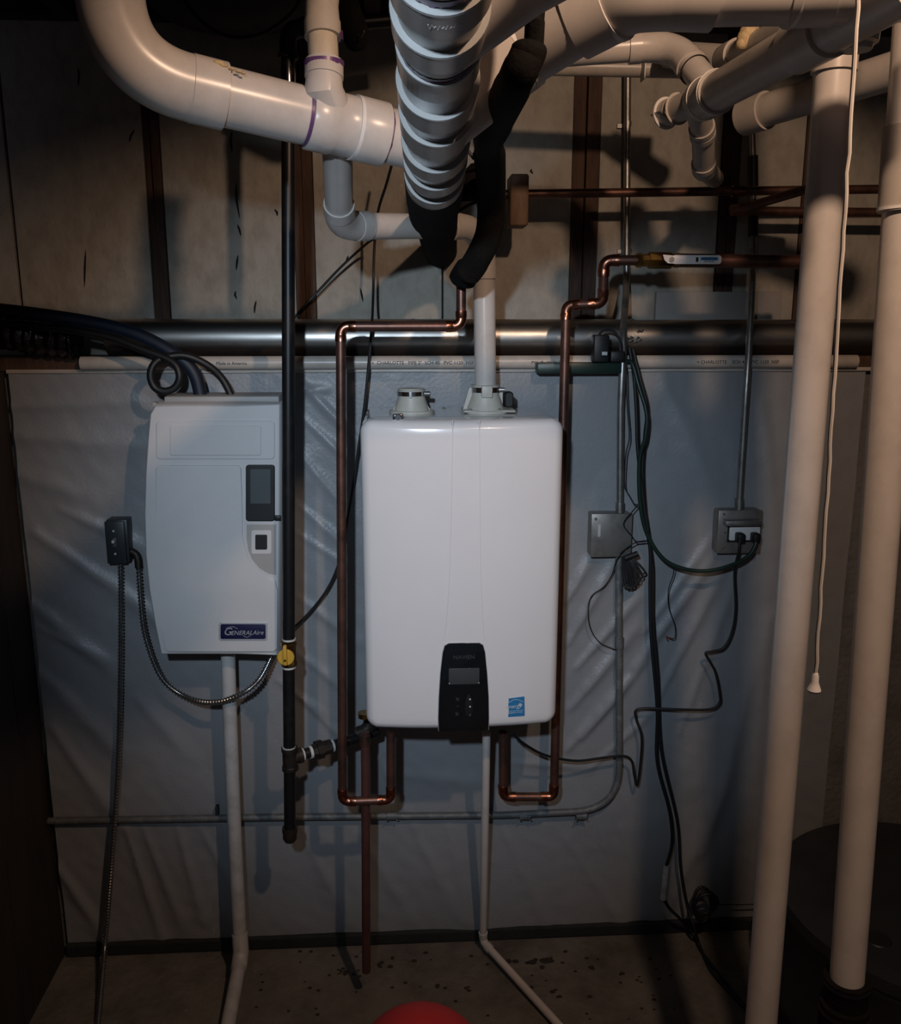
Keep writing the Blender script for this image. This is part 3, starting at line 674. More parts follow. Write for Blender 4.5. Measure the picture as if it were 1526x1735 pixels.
k_ = W(618, 1238, -.16)
obj('branch_elbow', sweep([k_ + Vector((-.02, .0, -.006)), k_, k_ + Vector((.012, .004, .012)), k_ + Vector((.014, .005, .05))], [.016, .018, .018, .016], 14), M_ironfit, gp)

# ================================================================== COPPER PIPES
def solder_rings(root, pts, r):
    for p, d in pts: ring(p, d, r, .003, .0012, M_chrome if False else M_copper, 'solder_ring', root, 20)
yk = -.26; rc = .0112
t = thing('copper_pipe', 'copper pipe looping down the left side of the heater into its underside', 'copper pipe', W(620, 1358, yk))
pts = [W(781, 478, yk), W(781, 553, yk), W(577, 553, yk), W(580, 1358, yk), W(662, 1355, yk), W(662, 1240, yk)]
pts[1].z = pts[2].z = (pts[1].z + pts[2].z) / 2
pipe_run(t, pts, rc, M_copdk, M_copper, R=.020, fr=1.16, hub=.014, arc_r=1.10, seg=18)
t = thing('copper_pipe', 'copper pipe down the right side of the heater, stepping up to a lever valve', 'copper pipe', W(895, 1350, yk))
yk = -.13
a5 = W(938, 1350, yk); a4 = W(959, 517, yk)
pts = [W(852, 1240, yk), W(852, 1350, yk), a5, a4, W(1021, 514, yk - .03), W(1023, 441, yk - .05), W(1100, 441, yk - .06)]
pipe_run(t, pts, rc * 1.06, M_copdk, M_copper, R=.020, fr=1.18, hub=.015, arc_r=1.12, seg=18)
yv = yk - .06
va, vb_ = W(1078, 441, yv), W(1150, 441, yv)
x_ = Vector((1, 0, 0)); L_ = (vb_ - va).length
vv = obj('lever_valve', sweep([va, va, va + x_ * .012, va + x_ * .012, va + x_ * .02, va + x_ * .028, va + x_ * .028, va + x_ * (L_ - .02), va + x_ * (L_ - .012), va + x_ * (L_ - .012), va + x_ * L_, va + x_ * L_], [.011, .0165, .0165, .013, .0145, .0145, .019, .019, .013, .0165, .0165, .011], 8), M_brass, t)
s0 = W(1128, 441, yv)
obj('valve_stem', sweep([s0, s0 + Vector((0, -.026, 0))], .006, 12), M_brass, vv)
ha = W(1123, 439, yv - .03); hb_ = W(1222, 440, yv - .03)
hl = obj('lever_handle', prism(rrect(ha.x + .022, hb_.x, hb_.z - .010, hb_.z + .010, .006), yv - .026, yv - .0295, .0008), M_white, vv, label='white-coated lever handle with blue label')
obj('lever_neck', prism([(ha.x, 0, ha.z + .010), (ha.x + .024, 0, hb_.z + .009), (ha.x + .024, 0, hb_.z - .009), (ha.x + .012, 0, ha.z - .009), (ha.x + .004, 0, ha.z - .002)], yv - .026, yv - .029), M_white, vv, False)
obj('stem_nut', disc((s0.x + .004, yv - .029, s0.z), (0, -1, 0), .006, .005, 6), M_galv, vv)
la = W(1187, 436, yv - .03); lb = W(1216, 441, yv - .03)
obj('label_strip', box((la.x, yv - .0302, lb.z), (lb.x, yv - .0292, la.z)), M_blue, hl)
text('lettering', 'WATTS', ((la.x + lb.x) / 2, yv - .0304, (la.z + lb.z) / 2), .009, M_crack, hl)
text('lettering', '600 WOG', ((la.x + lb.x) / 2, yv - .0299, lb.z - .0028), .0055, M_crack, hl)
obj('handle_slot', box((W(1172, 436, yv).x, yv - .0299, hb_.z - .005), (W(1176, 436, yv).x, yv - .029, hb_.z + .005)), M_crack, hl)
obj('pipe', sweep([W(1145, 441, yv), W(1352, 444, yv)], .0158, 20), M_copdk, t)
obj('end_cap', sweep([W(1350, 444, yv), W(1350, 444, yv), W(1359, 444, yv), W(1360, 444, yv)], [.014, .0168, .0168, .013], 20), M_copdk, t)
# horizontal copper line higher up
t = thing('copper_pipe', 'long level dark copper pipe crossing the upper wall behind the black insulation', 'copper pipe', W(1100, 326, .03))
ka, kb = W(800, 330, .03), W(1530, 320, .03)
obj('pipe', sweep([ka, kb], .0112, 18), M_copdk, t)
obj('coupling', sweep([W(1240, 324, .03), W(1260, 324, .03)], .0132, 18), M_copper, t)
obj('branch_pipe', sweep([W(1240, 354, .05), W(1262, 352, .01), W(1375, 318, -.15)], .0112, 16), M_copdk, t)
t2 = thing('copper_pipe', 'dark copper pipe low on the upper wall at the right behind the tall white pipe', 'copper pipe', W(1400, 358, .06))
obj('pipe', sweep([W(1245, 357, .07), W(1540, 361, .07)], .012, 16), M_copdk, t2)
obj('coupling', sweep([W(1240, 357, .07), W(1262, 357, .07)], .0145, 16), M_copper, t2)
# wood block clamping the copper line
q0 = W(862, 296, -.0); q1 = W(893, 384, 0.0)
bmw = box((q0.x + .002, -.02, q1.z), (q1.x, .06, q0.z), .006, 3)
tag(obj('wooden_pipe_block', bmw, M_block), 'upright light-brown wooden block gripping the level copper pipe', 'wood block')
# brown relief pipe
t = thing('relief_pipe', 'straight red-brown discharge pipe dropping from heater to just above floor', 'pipe', W(620, 1645, -.25))
obj('pipe', sweep([W(618, 1240, -.25), W(619, 1300, -.25), W(620.5, 1646, -.25)], .0112, 18), M_cpvc, t)
obj('adapter', sweep([W(618, 1246, -.25), W(618, 1246, -.25), W(618, 1262, -.25), W(618, 1262, -.25)], [.011, .0135, .0135, .011], 12), M_copdk, t)
# condensate pipe
t = thing('condensate_pipe', 'thin white plastic condensate pipe from heater centre turning right along the floor', 'pipe', G(820, 1600))
pA, pB = W(824, 1240, -.20), G(818, 1595, .03)
pipe_run(t, [pA, pB, G(960, 1752, .016)], .0107, M_pvc, M_pvc, R=.018, fr=1.22, hub=.016, seg=16)
obj('printing', sweep([W(821, 1480, -.235), W(820, 1552, -.238)], .0012, 6), M_crack, t) if False else None

# ================================================================== CONDUITS AND BOXES
t = thing('steel_conduit', 'long thin steel conduit dropping from the ceiling into the square closed box', 'conduit', W(1050, 866, -.03))
obj('conduit_tube', sweep([W(1063, 118, YU - .03), W(1061, 470, YU - .035), W(1060, 500, .10), W(1056, 560, -.04), W(1055, 600, -.06), W(1051, 690, -.045), W(1050, 860, -.035)], .0092, 16), M_galv, t)
obj('connector', sweep([W(1050, 852, -.035), W(1050, 852, -.035), W(1050, 868, -.035)], [.009, .012, .012], 14), M_galv, t)
for y_ in (210, 425): q = W(1063, y_, YU - .03); obj('strap', box((q.x - .022, YU - .006, q.z - .006), (q.x + .012, YU - .000, q.z + .006), .001), M_galv, t, False); ring(q, (0, 0, 1), .0092, .012, .0012, M_galv, 'strap_loop', t, 16)
t = thing('steel_conduit', 'thin steel conduit dropping from the ceiling to the outlet box', 'conduit', W(1253, 852, -.03))
obj('conduit_tube', sweep([W(1272, 165, YU - .05), W(1276, 300, YU - .05), W(1274, 480, .06), W(1268, 600, -.05), W(1262, 690, -.045), W(1252, 852, -.035)], .0088, 16), M_galv, t)
obj('sleeve', sweep([W(1275.5, 264, YU - .055), W(1276, 316, YU - .055)], .0128, 14), M_blk, t, label='black tape sleeve')
obj('sleeve', sweep([W(1276, 356, .108), W(1275.4, 400, .09)], .0132, 14), M_blk, t, label='black tape sleeve')
obj('connector', sweep([W(1252, 845, -.035), W(1252, 845, -.035), W(1252, 862, -.035)], [.009, .012, .012], 14), M_galv, t)
t = thing('steel_conduit', 'dusty grey conduit running level near the floor and bending up to the closed box', 'conduit', W(700, 1378, -.03))
zc_ = W(700, 1381, -.03).z
cpts = [W(20, 1392, -.022), W(500, 1384, -.028), W(850, 1381, -.03), W(960, 1379, -.03), W(1049, 1372, -.034), W(1049, 1240, -.034), W(1048, 942, -.034)]
fc = fillet(cpts[:3] + [cpts[4], cpts[6]], .13, 12)
obj('conduit_tube', sweep(fc, .0098, 16), M_condl, t)
for px in (655, 880, 975): q = W(px, 1382, -.03); q2 = W(px + 18, 1382, -.03); obj('coupling', sweep([q, q, q2, q2], [.0095, .0125, .0125, .0095], 16), M_condl, t); [screw((q.x if k else q2.x), -.040, q.z - .008, (0, -.5, -1), t, .003) for k in (0, 1)]
q = W(368, 1372, -.02); obj('clip', box((q.x - .004, -.03, q.z - .012), (q.x + .004, -.01, q.z + .012), .001), M_dark, t)
q = W(1049, 1080, -.034); obj('coupling', sweep([q, q, q - Vector((0, 0, .03)), q - Vector((0, 0, .03))], [.0095, .0122, .0122, .0095], 16), M_condl, t)

q0 = W(1003, 872, -.055); q1 = W(1068, 943, -.055)
jb = thing('junction_box', 'square grey steel junction box with blank cover, right of the heater', 'electrical box', ((q0.x + q1.x) / 2, -.03, q1.z))
obj('back_box', box((q0.x, -.050, q1.z), (q1.x, .0, q0.z), .004), M_boxst, jb)
obj('cover_plate', box((q0.x - .001, -.054, q1.z - .001), (q1.x + .001, -.050, q0.z + .001), .002), M_boxst, jb)
c1 = W(1015, 899, -.055)
text('lettering', 'CIRCUIT', (c1.x, -.0543, c1.z), .0095, M_print, jb, rot=(90, -90, 0))
obj('label_strip', box((c1.x - .0035, -.0545, c1.z - .016), (c1.x + .0035, -.0538, c1.z + .016)), M_tag, jb)
for dx, dz in ((.010, -.012), (-.010, .012)): screw((q0.x if dx > 0 else q1.x) + dx, -.054, (q0.z if dz < 0 else q1.z) + dz, (0, -1, 0), jb, .004)
q0 = W(1219, 866, -.06); q1 = W(1287, 937, -.06)
ob = thing('outlet_box', 'grey metal outlet box with raised flap cover and two black plugs', 'electrical box', ((q0.x + q1.x) / 2, -.03, q1.z))
obj('back_box', box((q0.x, -.052, q1.z), (q1.x, .0, q0.z), .005), M_boxst, ob)
obj('cover_plate', box((q0.x - .001, -.058, q1.z - .001), (q1.x + .001, -.052, q0.z + .001), .003), M_boxst, ob)
fa = W(1228, 883, -.075); fb = W(1288, 890, -.075)
obj('flap', box((fa.x, -.086, fb.z), (fb.x, -.058, fa.z + .002), .002), M_galv, ob)
ra = W(1236, 893, -.062); rb = W(1286, 915, -.062)
obj('opening', box((ra.x - .004, -.0592, rb.z - .006), (rb.x + .002, -.0575, ra.z + .004), .0006), M_crack, ob)
obj('receptacle', box((ra.x, -.0635, rb.z), (rb.x, -.058, ra.z), .004), M_white, ob, label='white duplex receptacle')
for px, py in ((1226, 871), (1281, 870), (1228, 902), (1224, 928)): q = W(px, py, -.058); screw(q.x, -.058, q.z, (0, -1, 0), ob, .003)
def plug(px, label, cat='plug'):
    c = W(px, 910, -.075); bm = box((c.x - .010, -.092, c.z - .014), (c.x + .010, -.062, c.z + .012), .005, 3)
    return tag(obj('plug', bm, M_blk), label, cat)
plug(1253, 'black plug in the left socket of the outlet box'); plug(1279, 'black plug in the right socket of the outlet box')
# scattered pencil marks on sheet beside outlet
# ================================================================== CORDS
yw = -.06
cable('green_cord', 'thick dark green cord sagging from the power strip to the right-hand plug', [W(1056, 614, -.06), W(1070, 615, -.075), W(1082, 655, -.09), W(1095, 700, -.10), W(1093, 740, -.10), W(1083, 780, -.09), W(1084, 850, -.085), W(1096, 905, -.085), W(1124, 947, -.09), W(1160, 964, -.10), W(1200, 967, -.105), W(1240, 957, -.10), W(1266, 943, -.095), W(1279, 925, -.09), W(1279, 913, -.085)], .0052, M_green, 'cord', seg=10)
cable('thick_black_cord', 'black cord hanging behind the green one and ending near the floor at a white tag', [W(1066, 590, -.05), W(1074, 640, -.065), W(1078, 700, -.07), W(1080, 760, -.07), W(1090, 850, -.068), W(1101, 930, -.066), W(1101, 1000, -.06), W(1103, 1080, -.058), W(1113, 1200, -.055), W(1113, 1290, -.055), W(1134, 1375, -.058), W(1138, 1430, -.06), W(1128, 1468, -.065)], .0048, M_blkcord, 'cord', seg=10)
cable('thick_black_cord', 'black cord hanging beside the tagged cord and trailing right across the floor', [W(1072, 592, -.05), W(1084, 640, -.062), W(1096, 690, -.066), W(1092, 740, -.066), W(1088, 800, -.064), W(1095, 890, -.06), W(1105, 960, -.055), W(1106, 1050, -.052), W(1114, 1150, -.05), W(1120, 1270, -.05), W(1147, 1390, -.05), W(1153, 1470, -.055), W(1163, 1530, -.06), W(1176, 1572, -.09), G(1184, 1600, .006), G(1205, 1645, .006), G(1245, 1690, .006), G(1300, 1745, .006)], .0048, M_blkcord, 'cord', seg=10)
# white tag and its tail
tg = thing('cord_tag', 'pale worn paper tag wrapped round the hanging cord near the floor', 'tag', W(1128, 1495, -.06))
obj('sleeve', sweep([W(1129, 1466, -.065), W(1127, 1485, -.066), W(1125, 1505, -.067), W(1123, 1523, -.067)], [.0085, .0092, .0088, .0090], 10), M_tag, tg)
cable('thick_black_cord', 'black cord tail curling from the white tag to the coil on the floor', [W(1123, 1520, -.066), W(1133, 1538, -.065), W(1150, 1555, -.07), G(1172, 1580, .012), G(1188, 1612, .006), G(1222, 1655, .006), G(1270, 1715, .006)], .0046, M_blkcord, 'cord', seg=10)
# floor coil
bm = bmesh.new()
for k in range(4):
    c = W(1189 + k * 2.0, 1532, -.07 - k * .008); pts = [c + Vector((.026 * (1 + .12 * k) * math.cos(a * math.pi / 12), .012 * math.sin(a * math.pi / 12 + k), .048 * (1 - .05 * k) * math.sin(a * math.pi / 12))) for a in range(25)]
    add_sweep(bm, pts, .0042, 8)
tag(obj('cord_coil', bm, M_blkcord), 'upright black cord coil standing on the floor against the wall', 'cord')
cable('thin_wire', 'thin dark wire running level to the right from the floor coil', [W(1205, 1530, -.05), W(1240, 1533, -.04), W(1330, 1530, -.04)], .0016, M_blkcord, 'wire', seg=6)
cable('black_cord', 'black cord zigzagging from the left-hand plug down and back to the heater underside', [W(1253, 915, -.09), W(1251, 935, -.09), W(1244, 970, -.075), W(1246, 1030, -.065), W(1240, 1070, -.06), W(1226, 1097, -.06), W(1205, 1104, -.06), W(1195, 1107, -.06), W(1203, 1122, -.06), W(1212, 1140, -.06), W(1219, 1175, -.06), W(1218, 1192, -.06), W(1200, 1202, -.06), W(1150, 1202, -.065), W(1095, 1200, -.055), W(1077, 1204, -.05), W(1078, 1220, -.05), W(1087, 1250, -.055), W(1084, 1300, -.055), W(1079, 1331, -.055), W(1074, 1312, -.055), W(1070, 1290, -.055), W(1056, 1281, -.06), W(1020, 1284, -.07), W(975, 1289, -.09), W(925, 1280, -.13), W(890, 1262, -.17), W(868, 1243, -.20)], .0036, M_blkcord, 'cord', sub=6, seg=8)
cable('thin_wire', 'thin black wire zigzagging down beside the closed junction box', [W(1060, 600, -.07), W(1062, 680, -.07), W(1066, 740, -.07), W(1060, 770, -.07), W(1058, 822, -.07), W(1066, 840, -.072), W(1074, 854, -.072), W(1080, 856, -.072), W(1070, 868, -.072), W(1056, 888, -.072), W(1070, 908, -.072), W(1079, 918, -.072), W(1100, 916, -.072), W(1080, 918, -.075), W(1065, 926, -.075), W(1050, 938, -.07)], .0017, M_blkcord, 'wire', sub=5, seg=6)
cable('thin_wire', 'thin wire curving in a wide loop below the closed junction box to the conduit', [W(1056, 934, -.065), W(1044, 950, -.062), W(1036, 975, -.05), W(1022, 995, -.045), W(1002, 1010, -.04), W(996, 1035, -.04), W(1000, 1065, -.04), W(1015, 1088, -.04), W(1035, 1098, -.042), W(1045, 1101, -.045)], .0015, M_blkcord, 'wire', sub=5, seg=6)
rw = thing('thin_wire', 'short thin wire with reddish stripped end dangling below the sagging green cord', 'wire', W(1135, 1080, -.05))
obj('strand', sweep(spline([W(1141, 960, -.09), W(1140, 975, -.07), W(1132, 1000, -.06), W(1133, 1030, -.05), W(1143, 1060, -.05), W(1143, 1080, -.05), W(1136, 1082, -.05)], 6), .0014, 6), M_blkcord, rw)
obj('stripped_end', sweep([W(1138, 1082, -.05), W(1128, 1078, -.052), W(1130, 1084, -.05)], .0022, 6), M_redwire, rw)
# bundled cord
t = thing('bundled_cord', 'tightly bundled black cord hanging at the lower right of junction box', 'cord', W(1075, 975, -.07))
for k in range(8):
    s = k - 3.5; c0 = W(1062 + s * 1.5, 940 + abs(s), -.075); c1 = W(1075 + s * 4.2, 990 - s * s * .8 - s * 3, -.078 - .003 * (k % 3))
    d = Vector((.004, -.004, .003)); m1 = (c0 + c1) / 2
    obj('loop', sweep(spline([c0, m1 + d, c1 + d * .8, c1 - Vector((.006, 0, .003)), m1 - d * 1.4, c0 - d * .7], 5), .0026, 7), M_blkcord, t)
obj('tie', sweep([W(1058, 946, -.08), W(1080, 938, -.08)], .008, 10), M_blkcord, t)
# thin cables left of heater
cable('thin_black_cable', 'long thin black cable curving down the wall between gas pipe and heater', [W(668, 262, -.05), W(655, 310, -.02), W(640, 360, .03), W(634, 420, .06), W(632, 500, .04), W(629, 560, -.05), W(618, 680, -.06), W(604, 780, -.05), W(590, 870, -.05), W(575, 950, -.05), W(550, 1005, -.05), W(508, 1054, -.05), W(480, 1072, -.05)], .0034, M_blkcord, seg=8)
cable('thin_black_cable', 'short thin black cable slanting across the painted wall behind the gas pipe', [W(636, 404, .06), W(622, 412, .07), W(580, 450, .10), W(540, 492, .12), W(504, 532, .12), W(480, 565, .12)], .0034, M_blkcord, seg=8)
cable('thin_black_cable', 'arched thin black cable between vent pipe and black insulation', [P(735, 345, 1.7), P(752, 315, 1.62), P(775, 296, 1.6), P(805, 288, 1.62)], .0028, M_blkcord, seg=8)
cable('thin_black_cable', 'thin black cable below the arched one, sloping up to the black insulation', [P(765, 366, 1.75), P(790, 350, 1.75), P(812, 340, 1.74)], .0032, M_blkcord, seg=8)
cable('thin_black_cable', 'thin black cable sloping down from the vent pipe to insulation, above the arched one', [P(765, 225, 1.6), P(785, 245, 1.62), P(803, 270, 1.63)], .0028, M_blkcord, seg=8)

# ================================================================== BIG PVC VENT RUNS
# main exhaust, coming over the camera and sloping gently to the wall
vent = thing('vent_pipe', 'large grey-white vent pipe with many stepped couplings running overhead to the wall', 'vent pipe', P(738, 300, 1.3))
A0 = P(746, 0, .80); A1 = P(735, 332, 1.50); ad = (A1 - A0).normalized()
def axis_at(d):
    f = (d - .80) / .70; return A0.lerp(A1, f)
lips = [.62, .725, .81, .885, .98, 1.075, 1.19, 1.28, 1.36]
obj('pipe', sweep([axis_at(.40), axis_at(lips[0] + .01)], .0405, 40), M_vent, vent)
for i, d in enumerate(lips):
    e = lips[i + 1] if i + 1 < len(lips) else 1.46
    p0 = axis_at(d); p1 = axis_at(d + (e - d) * .52); p2 = axis_at(e + .004); rB = .0405
    R_ = .0465 if i != 3 else .0440
    obj('coupling' if i % 2 == 0 else 'fitting', sweep([p0, p0, p0 + ad * .0015, p1, p1 + ad * .004, p2], [.039, R_ - .0015, R_, R_, rB + .001, rB], 44), M_vent, vent)
    obj('rim', sweep([p0 - ad * .0012, p0 - ad * .0012, p0 + ad * .002, p0 + ad * .002], [rB + .0008, R_ + .0002, R_ + .0006, rB + .0008], 48), M_liprim, vent)  # lip paler than the body: cool light on its front put into the colour
for d, a0, a1, wd in ((.715, 100, 262, .010), (.878, 95, 265, .007), (1.068, 120, 230, .002)):
    stain(axis_at(d), ad, .0407, wd, vent, a0, a1, int(d * 100))
obj('scribble', sweep([axis_at(.748 + .006 * (k % 2) + .002 * math.sin(k * 1.7)) + (-up * math.cos(a_) + rt * math.sin(a_)) * .0468 for k, a_ in enumerate([math.radians(-14 + 2.1 * j) for j in range(18)])], .00035, 5), M_lip, vent, label='faint white handwritten scribble')
# rubber coupling; black elbow added for the shadowed hole behind it
bp = thing('rubber_vent_boot', 'black rubber boot where the large vent pipe ends, with an added black elbow for the shadowed wall hole', 'pipe boot', P(738, 360, 1.6))
obj('boot', sweep([axis_at(1.40), axis_at(1.40), axis_at(1.44), axis_at(1.52), axis_at(1.60)], [.040, .0475, .0475, .0475, .044], 36), M_foamblk, bp)
e0 = axis_at(1.58); 
obj('elbow', sweep(spline([axis_at(1.52), axis_at(1.62), P(738, 365, 1.80), P(742, 400, 2.1), W(746, 425, YU + .01)], 6), [.045] * 25, 30), M_foamblk, bp)
# left branch
lb_ = thing('vent_pipe', 'thick cream PVC pipe sweeping from the top left corner into the main vent', 'vent pipe', P(420, 170, 1.35))
pl = [P(178, -190, 1.22), P(190, 118, 1.30), P(517, 190, 1.38), P(722, 246, 1.52)]
pipe_run(lb_, pl[:2] + [pl[3]], .0445, M_pvc, M_pvc, R=.145, fr=1.115, hub=.052, arc_r=1.09, seg=44, nseg=20, ename='sweep_elbow')
dL = (pl[3] - pl[1]).normalized()
def L_at(px):
    best = None
    for k in range(400):
        q = pl[1].lerp(pl[3], k / 399); u = px_of(q)[0]
        if best is None or abs(u - px) < best[0]: best = (abs(u - px), q)
    return best[1]
tA, tB = L_at(520), L_at(648)
tb = sweep([tA, tA, tA + dL * .002, tA.lerp(tB, .30), tA.lerp(tB, .33), tA.lerp(tB, .60), tA.lerp(tB, .63), tB, tB], [.044, .0490, .0505, .0505, .0482, .0482, .0508, .0508, .044], 44)
ctee = tA.lerp(tB, .38)
add_sweep(tb, [ctee, P(548, 152, 1.40), P(549, 132, 1.40), P(549, 132, 1.40), P(549, 106, 1.40), P(549, 106, 1.40)], [.034, .031, .0285, .0305, .0305, .025], 36)
obj('tee', tb, M_pvc, lb_)
stain(tA - dL * .003, dL, .0452, .0085, lb_, 0, 360, 4); stain(tB + dL * .002, dL, .0452, .004, lb_, 0, 360, 9)
ring(tA.lerp(tB, .61), dL, .0482, .006, .0028, M_lip, 'rim', lb_, 44)
stain(P(549, 108, 1.40), (0, 0, -1), .0306, .011, lb_, 0, 360, 12)
stain(P(549, 64, 1.40), (0, 0, 1), .0292, .013, lb_, 60, 250, 15)
obj('pipe', sweep([P(549, 120, 1.40), P(546, 60, 1.40), P(545, 30, 1.40)], .0240, 30), M_pvcy, lb_)
obj('coupling', sweep([P(547, 64, 1.40), P(547, 64, 1.40), P(546, 38, 1.40), P(546, 37, 1.40), P(545, 10, 1.40), P(550, -40, 1.40)], [.024, .0288, .0288, .0275, .0262, .026], 32), M_pvc2, lb_)
# glue drips on top of the pipe
bm = bmesh.new()
for px, py, s in ((363, 113, .006), (370, 108, .008), (378, 112, .006), (392, 117, .004), (404, 121, .004), (412, 124, .003), (303, 88, .004)):
    bmesh.ops.create_icosphere(bm, subdivisions=2, radius=s, matrix=Matrix.Translation(P(px, py, 1.33)) @ Matrix.Diagonal((1.3, 1, .6, 1)))
obj('foam_drip', bm, M_tan, lb_)
# heater exhaust: drops from the tee, turns right, turns down into the heater collar
hx_ = thing('exhaust_pipe', 'narrower cream PVC pipe stepping from the vent tee down into heater exhaust', 'vent pipe', W(820, 640, -.19))
top = ctee + (P(575, 383, 1.74) - ctee) * .12; v1 = P(575, 383, 1.74); v2 = W(819, 384, -.14); v3 = Vector((cx2, -.13, zt + .055))
pipe_run(hx_, [top, v1, v2, v3], .0262, M_pvc, M_pvc, R=.085, fr=1.12, hub=.030, arc_r=1.07, seg=34, nseg=16)
# right wye and big top pipe
rp = thing('vent_pipe', 'thick cream PVC pipe leaving the main vent rightwards along the top edge', 'vent pipe', P(1000, 30, 1.05))
pr = [axis_at(1.12), P(878, 88, 1.10), P(985, 20, 1.05), P(1090, -24, 1.02), P(1300, -28, 1.02), P(1640, -42, 1.0)]
obj('wye_branch', sweep([pr[0], pr[1], pr[1]], [.0450, .0485, .044], 44), M_pvc, rp)
obj('pipe', sweep([pr[1], pr[2]], .0445, 44), M_pvc, rp)
dd = (pr[1] - pr[0]).normalized(); ring(pr[1], dd, .0447, .012, .004, M_lip, 'rim', rp, 44)
stain(pr[1] + dd * .004, dd, .0448, .014, rp, 180, 330, 21)
obj('elbow', sweep([P(972, 26, 1.06), P(972, 26, 1.06), P(1035, -8, 1.035)] + spline([P(1035, -8, 1.035), P(1075, -24, 1.02), P(1130, -28, 1.02)], 6)[1:] + [P(1208, -28, 1.02), P(1208, -28, 1.02)], [.044, .0515, .0515] + [.049] * 12 + [.0505, .044], 44), M_pvc, rp)
ring(P(1040, -9, 1.034), (P(1050, -14, 1.03) - P(1030, -4, 1.04)), .0495, .006, .0022, M_lip, 'rim', rp, 44)
obj('pipe', sweep([P(1200, -28, 1.02), P(1345, -30, 1.02)], .0445, 44), M_pvc, rp)
obj('coupling', sweep([P(1343, -30, 1.02), P(1343, -30, 1.02), P(1418, -33, 1.01), P(1418, -33, 1.01)], [.044, .0470, .0470, .044], 44), M_pvc, rp)
ring(P(1345, -30, 1.02), (1, 0, 0), .0470, .004, .0012, M_lip, 'rim', rp, 44)
obj('pipe', sweep([P(1400, -33, 1.01), pr[5]], .0450, 44), M_pvc, rp)
# nearer branch above it
nb = thing('vent_pipe', 'short cream PVC branch leaving the main vent above the black insulation', 'vent pipe', P(860, -20, .9))
obj('pipe', sweep([axis_at(.86), P(880, -52, .84), P(1050, -150, .78)], [.043, .0430, .0430], 40), M_pvc, nb)

# black foam-insulated riser
fo = thing('insulated_pipe', 'black foam-insulated pipe snaking down beside the main vent to the heater', 'insulated pipe', P(830, 300, 1.7))
obj('foam_sleeve', sweep([P(910, -60, .96), P(909, 10, .965), P(907, 32, .97), P(906, 36, .97), P(903, 100, .99)], [.0096, .0098, .0100, .0112, .0112], 20), M_foamblk, fo)
obj('foam_sleeve', sweep(spline([P(899, 70, .975), P(894, 92, .98), P(876, 130, 1.0), P(848, 190, 1.14), P(826, 238, 1.34)], 6), [.011, .014, .017, .019] + [.020] * 6 + [.0208] * 4 + [.0225] * 6 + [.024] * 2 + [.0235, .023, .022], 24), M_foamblk, fo)
obj('foam_sleeve', sweep(spline([P(826, 232, 1.34), P(829, 262, 1.50), P(832, 330, 1.70), P(828, 395, 1.78), P(805, 445, 1.84), P(790, 466, 1.87)], 6), [.0225, .0228, .023, .0235, .024, .0245] + [.0275] * 18 + [.028] * 5 + [.022] * 2, 24), M_foamblk, fo)
obj('foam_collar', sweep(spline([P(795, 455, 1.90), P(784, 472, 1.93), P(780, 484, 1.94)], 5), [.026] + [.030] * 6 + [.026, .023, .020, .016], 20), M_foamblk, fo)
obj('foam_patch', sweep([P(775, 335, 1.70), P(788, 322, 1.70), P(812, 305, 1.70), P(822, 300, 1.70)], [.010, .026, .034, .03], 14), M_foamblk, fo)
for px, py, d_, r_, ax_ in ((827, 262, 1.50, .0262, (0, 0, 1)), (797, 456, 1.86, .0275, (-.6, 0, -.8))):
    ring(P(px, py, d_), ax_, r_, .004, .001, M_blk, 'cable_tie', fo, 24)
obj('cable_tie_tail', sweep([P(800, 261, 1.62), P(805, 266, 1.62)], .002, 6), M_white, fo)
# black insulated stub and dark things at the top left
o = thing('insulated_stub', 'black foam-covered pipe end beside the small vent pipe at the top', 'insulated pipe', P(595, 50, 1.7))
obj('foam_sleeve', sweep([P(572, -40, 1.6), P(585, 10, 1.65), P(602, 58, 1.72), P(604, 72, 1.74)], [.026, .026, .027, .022], 20), M_foamblk, o)
obj('pipe_end', sweep([P(605, 58, 1.69), P(609, 66, 1.69), P(614, 60, 1.69), P(617, 50, 1.69)], .0016, 6), M_chrome, o)
tag(obj('overhead_duct', sweep(spline([P(300, -60, 2.1), P(330, -40, 2.1), P(400, -30, 2.1), P(460, -40, 2.1), P(520, -80, 2.1)], 6), .115, 30), mat('dark_duct', (0.035, 0.036, 0.032), 0.6, var=0.3)), 'fat dark duct hanging just inside the top edge, left of centre', 'duct')
cable('thin_black_cable', 'drooping black cable under the dark duct at the top of the wall', [P(300, -20, 1.9), P(335, 30, 1.9), P(375, 58, 1.9), P(415, 64, 1.9), P(455, 52, 1.9), P(500, 15, 1.9), P(515, -30, 1.9)], .0042, M_blkcord)

# ================================================================== UPPER RIGHT DRAIN CLUSTER
dr = thing('drain_line', 'cream PVC drain line slanting down from upper right to an open hub', 'pipe', P(1300, 110, 1.3))
fA, fB = P(1196, 166, 1.50), P(1560, -38, .92); dF = (fB - fA).normalized()
obj('pipe', sweep([fA, fB], .0305, 36), M_pvc2, dr)
fx = lambda s: fA + dF * s
obj('hub', sweep([fx(-.02), fx(-.02), fx(.006), fx(.012), fx(.055), fx(.055)], [.030, .0345, .0345, .033, .0345, .030], 36), M_pvc2, dr)
ring(fx(.0), dF, .0335, .004, .0022, M_lip, 'rim', dr, 36); ring(fx(.048), dF, .0335, .004, .0022, M_lip, 'rim', dr, 36)
obj('hub', sweep([fx(.33), fx(.33), fx(.42), fx(.42)], [.030, .0350, .0350, .030], 36), M_pvc2, dr)
sA = P(1128, 192, 1.60)
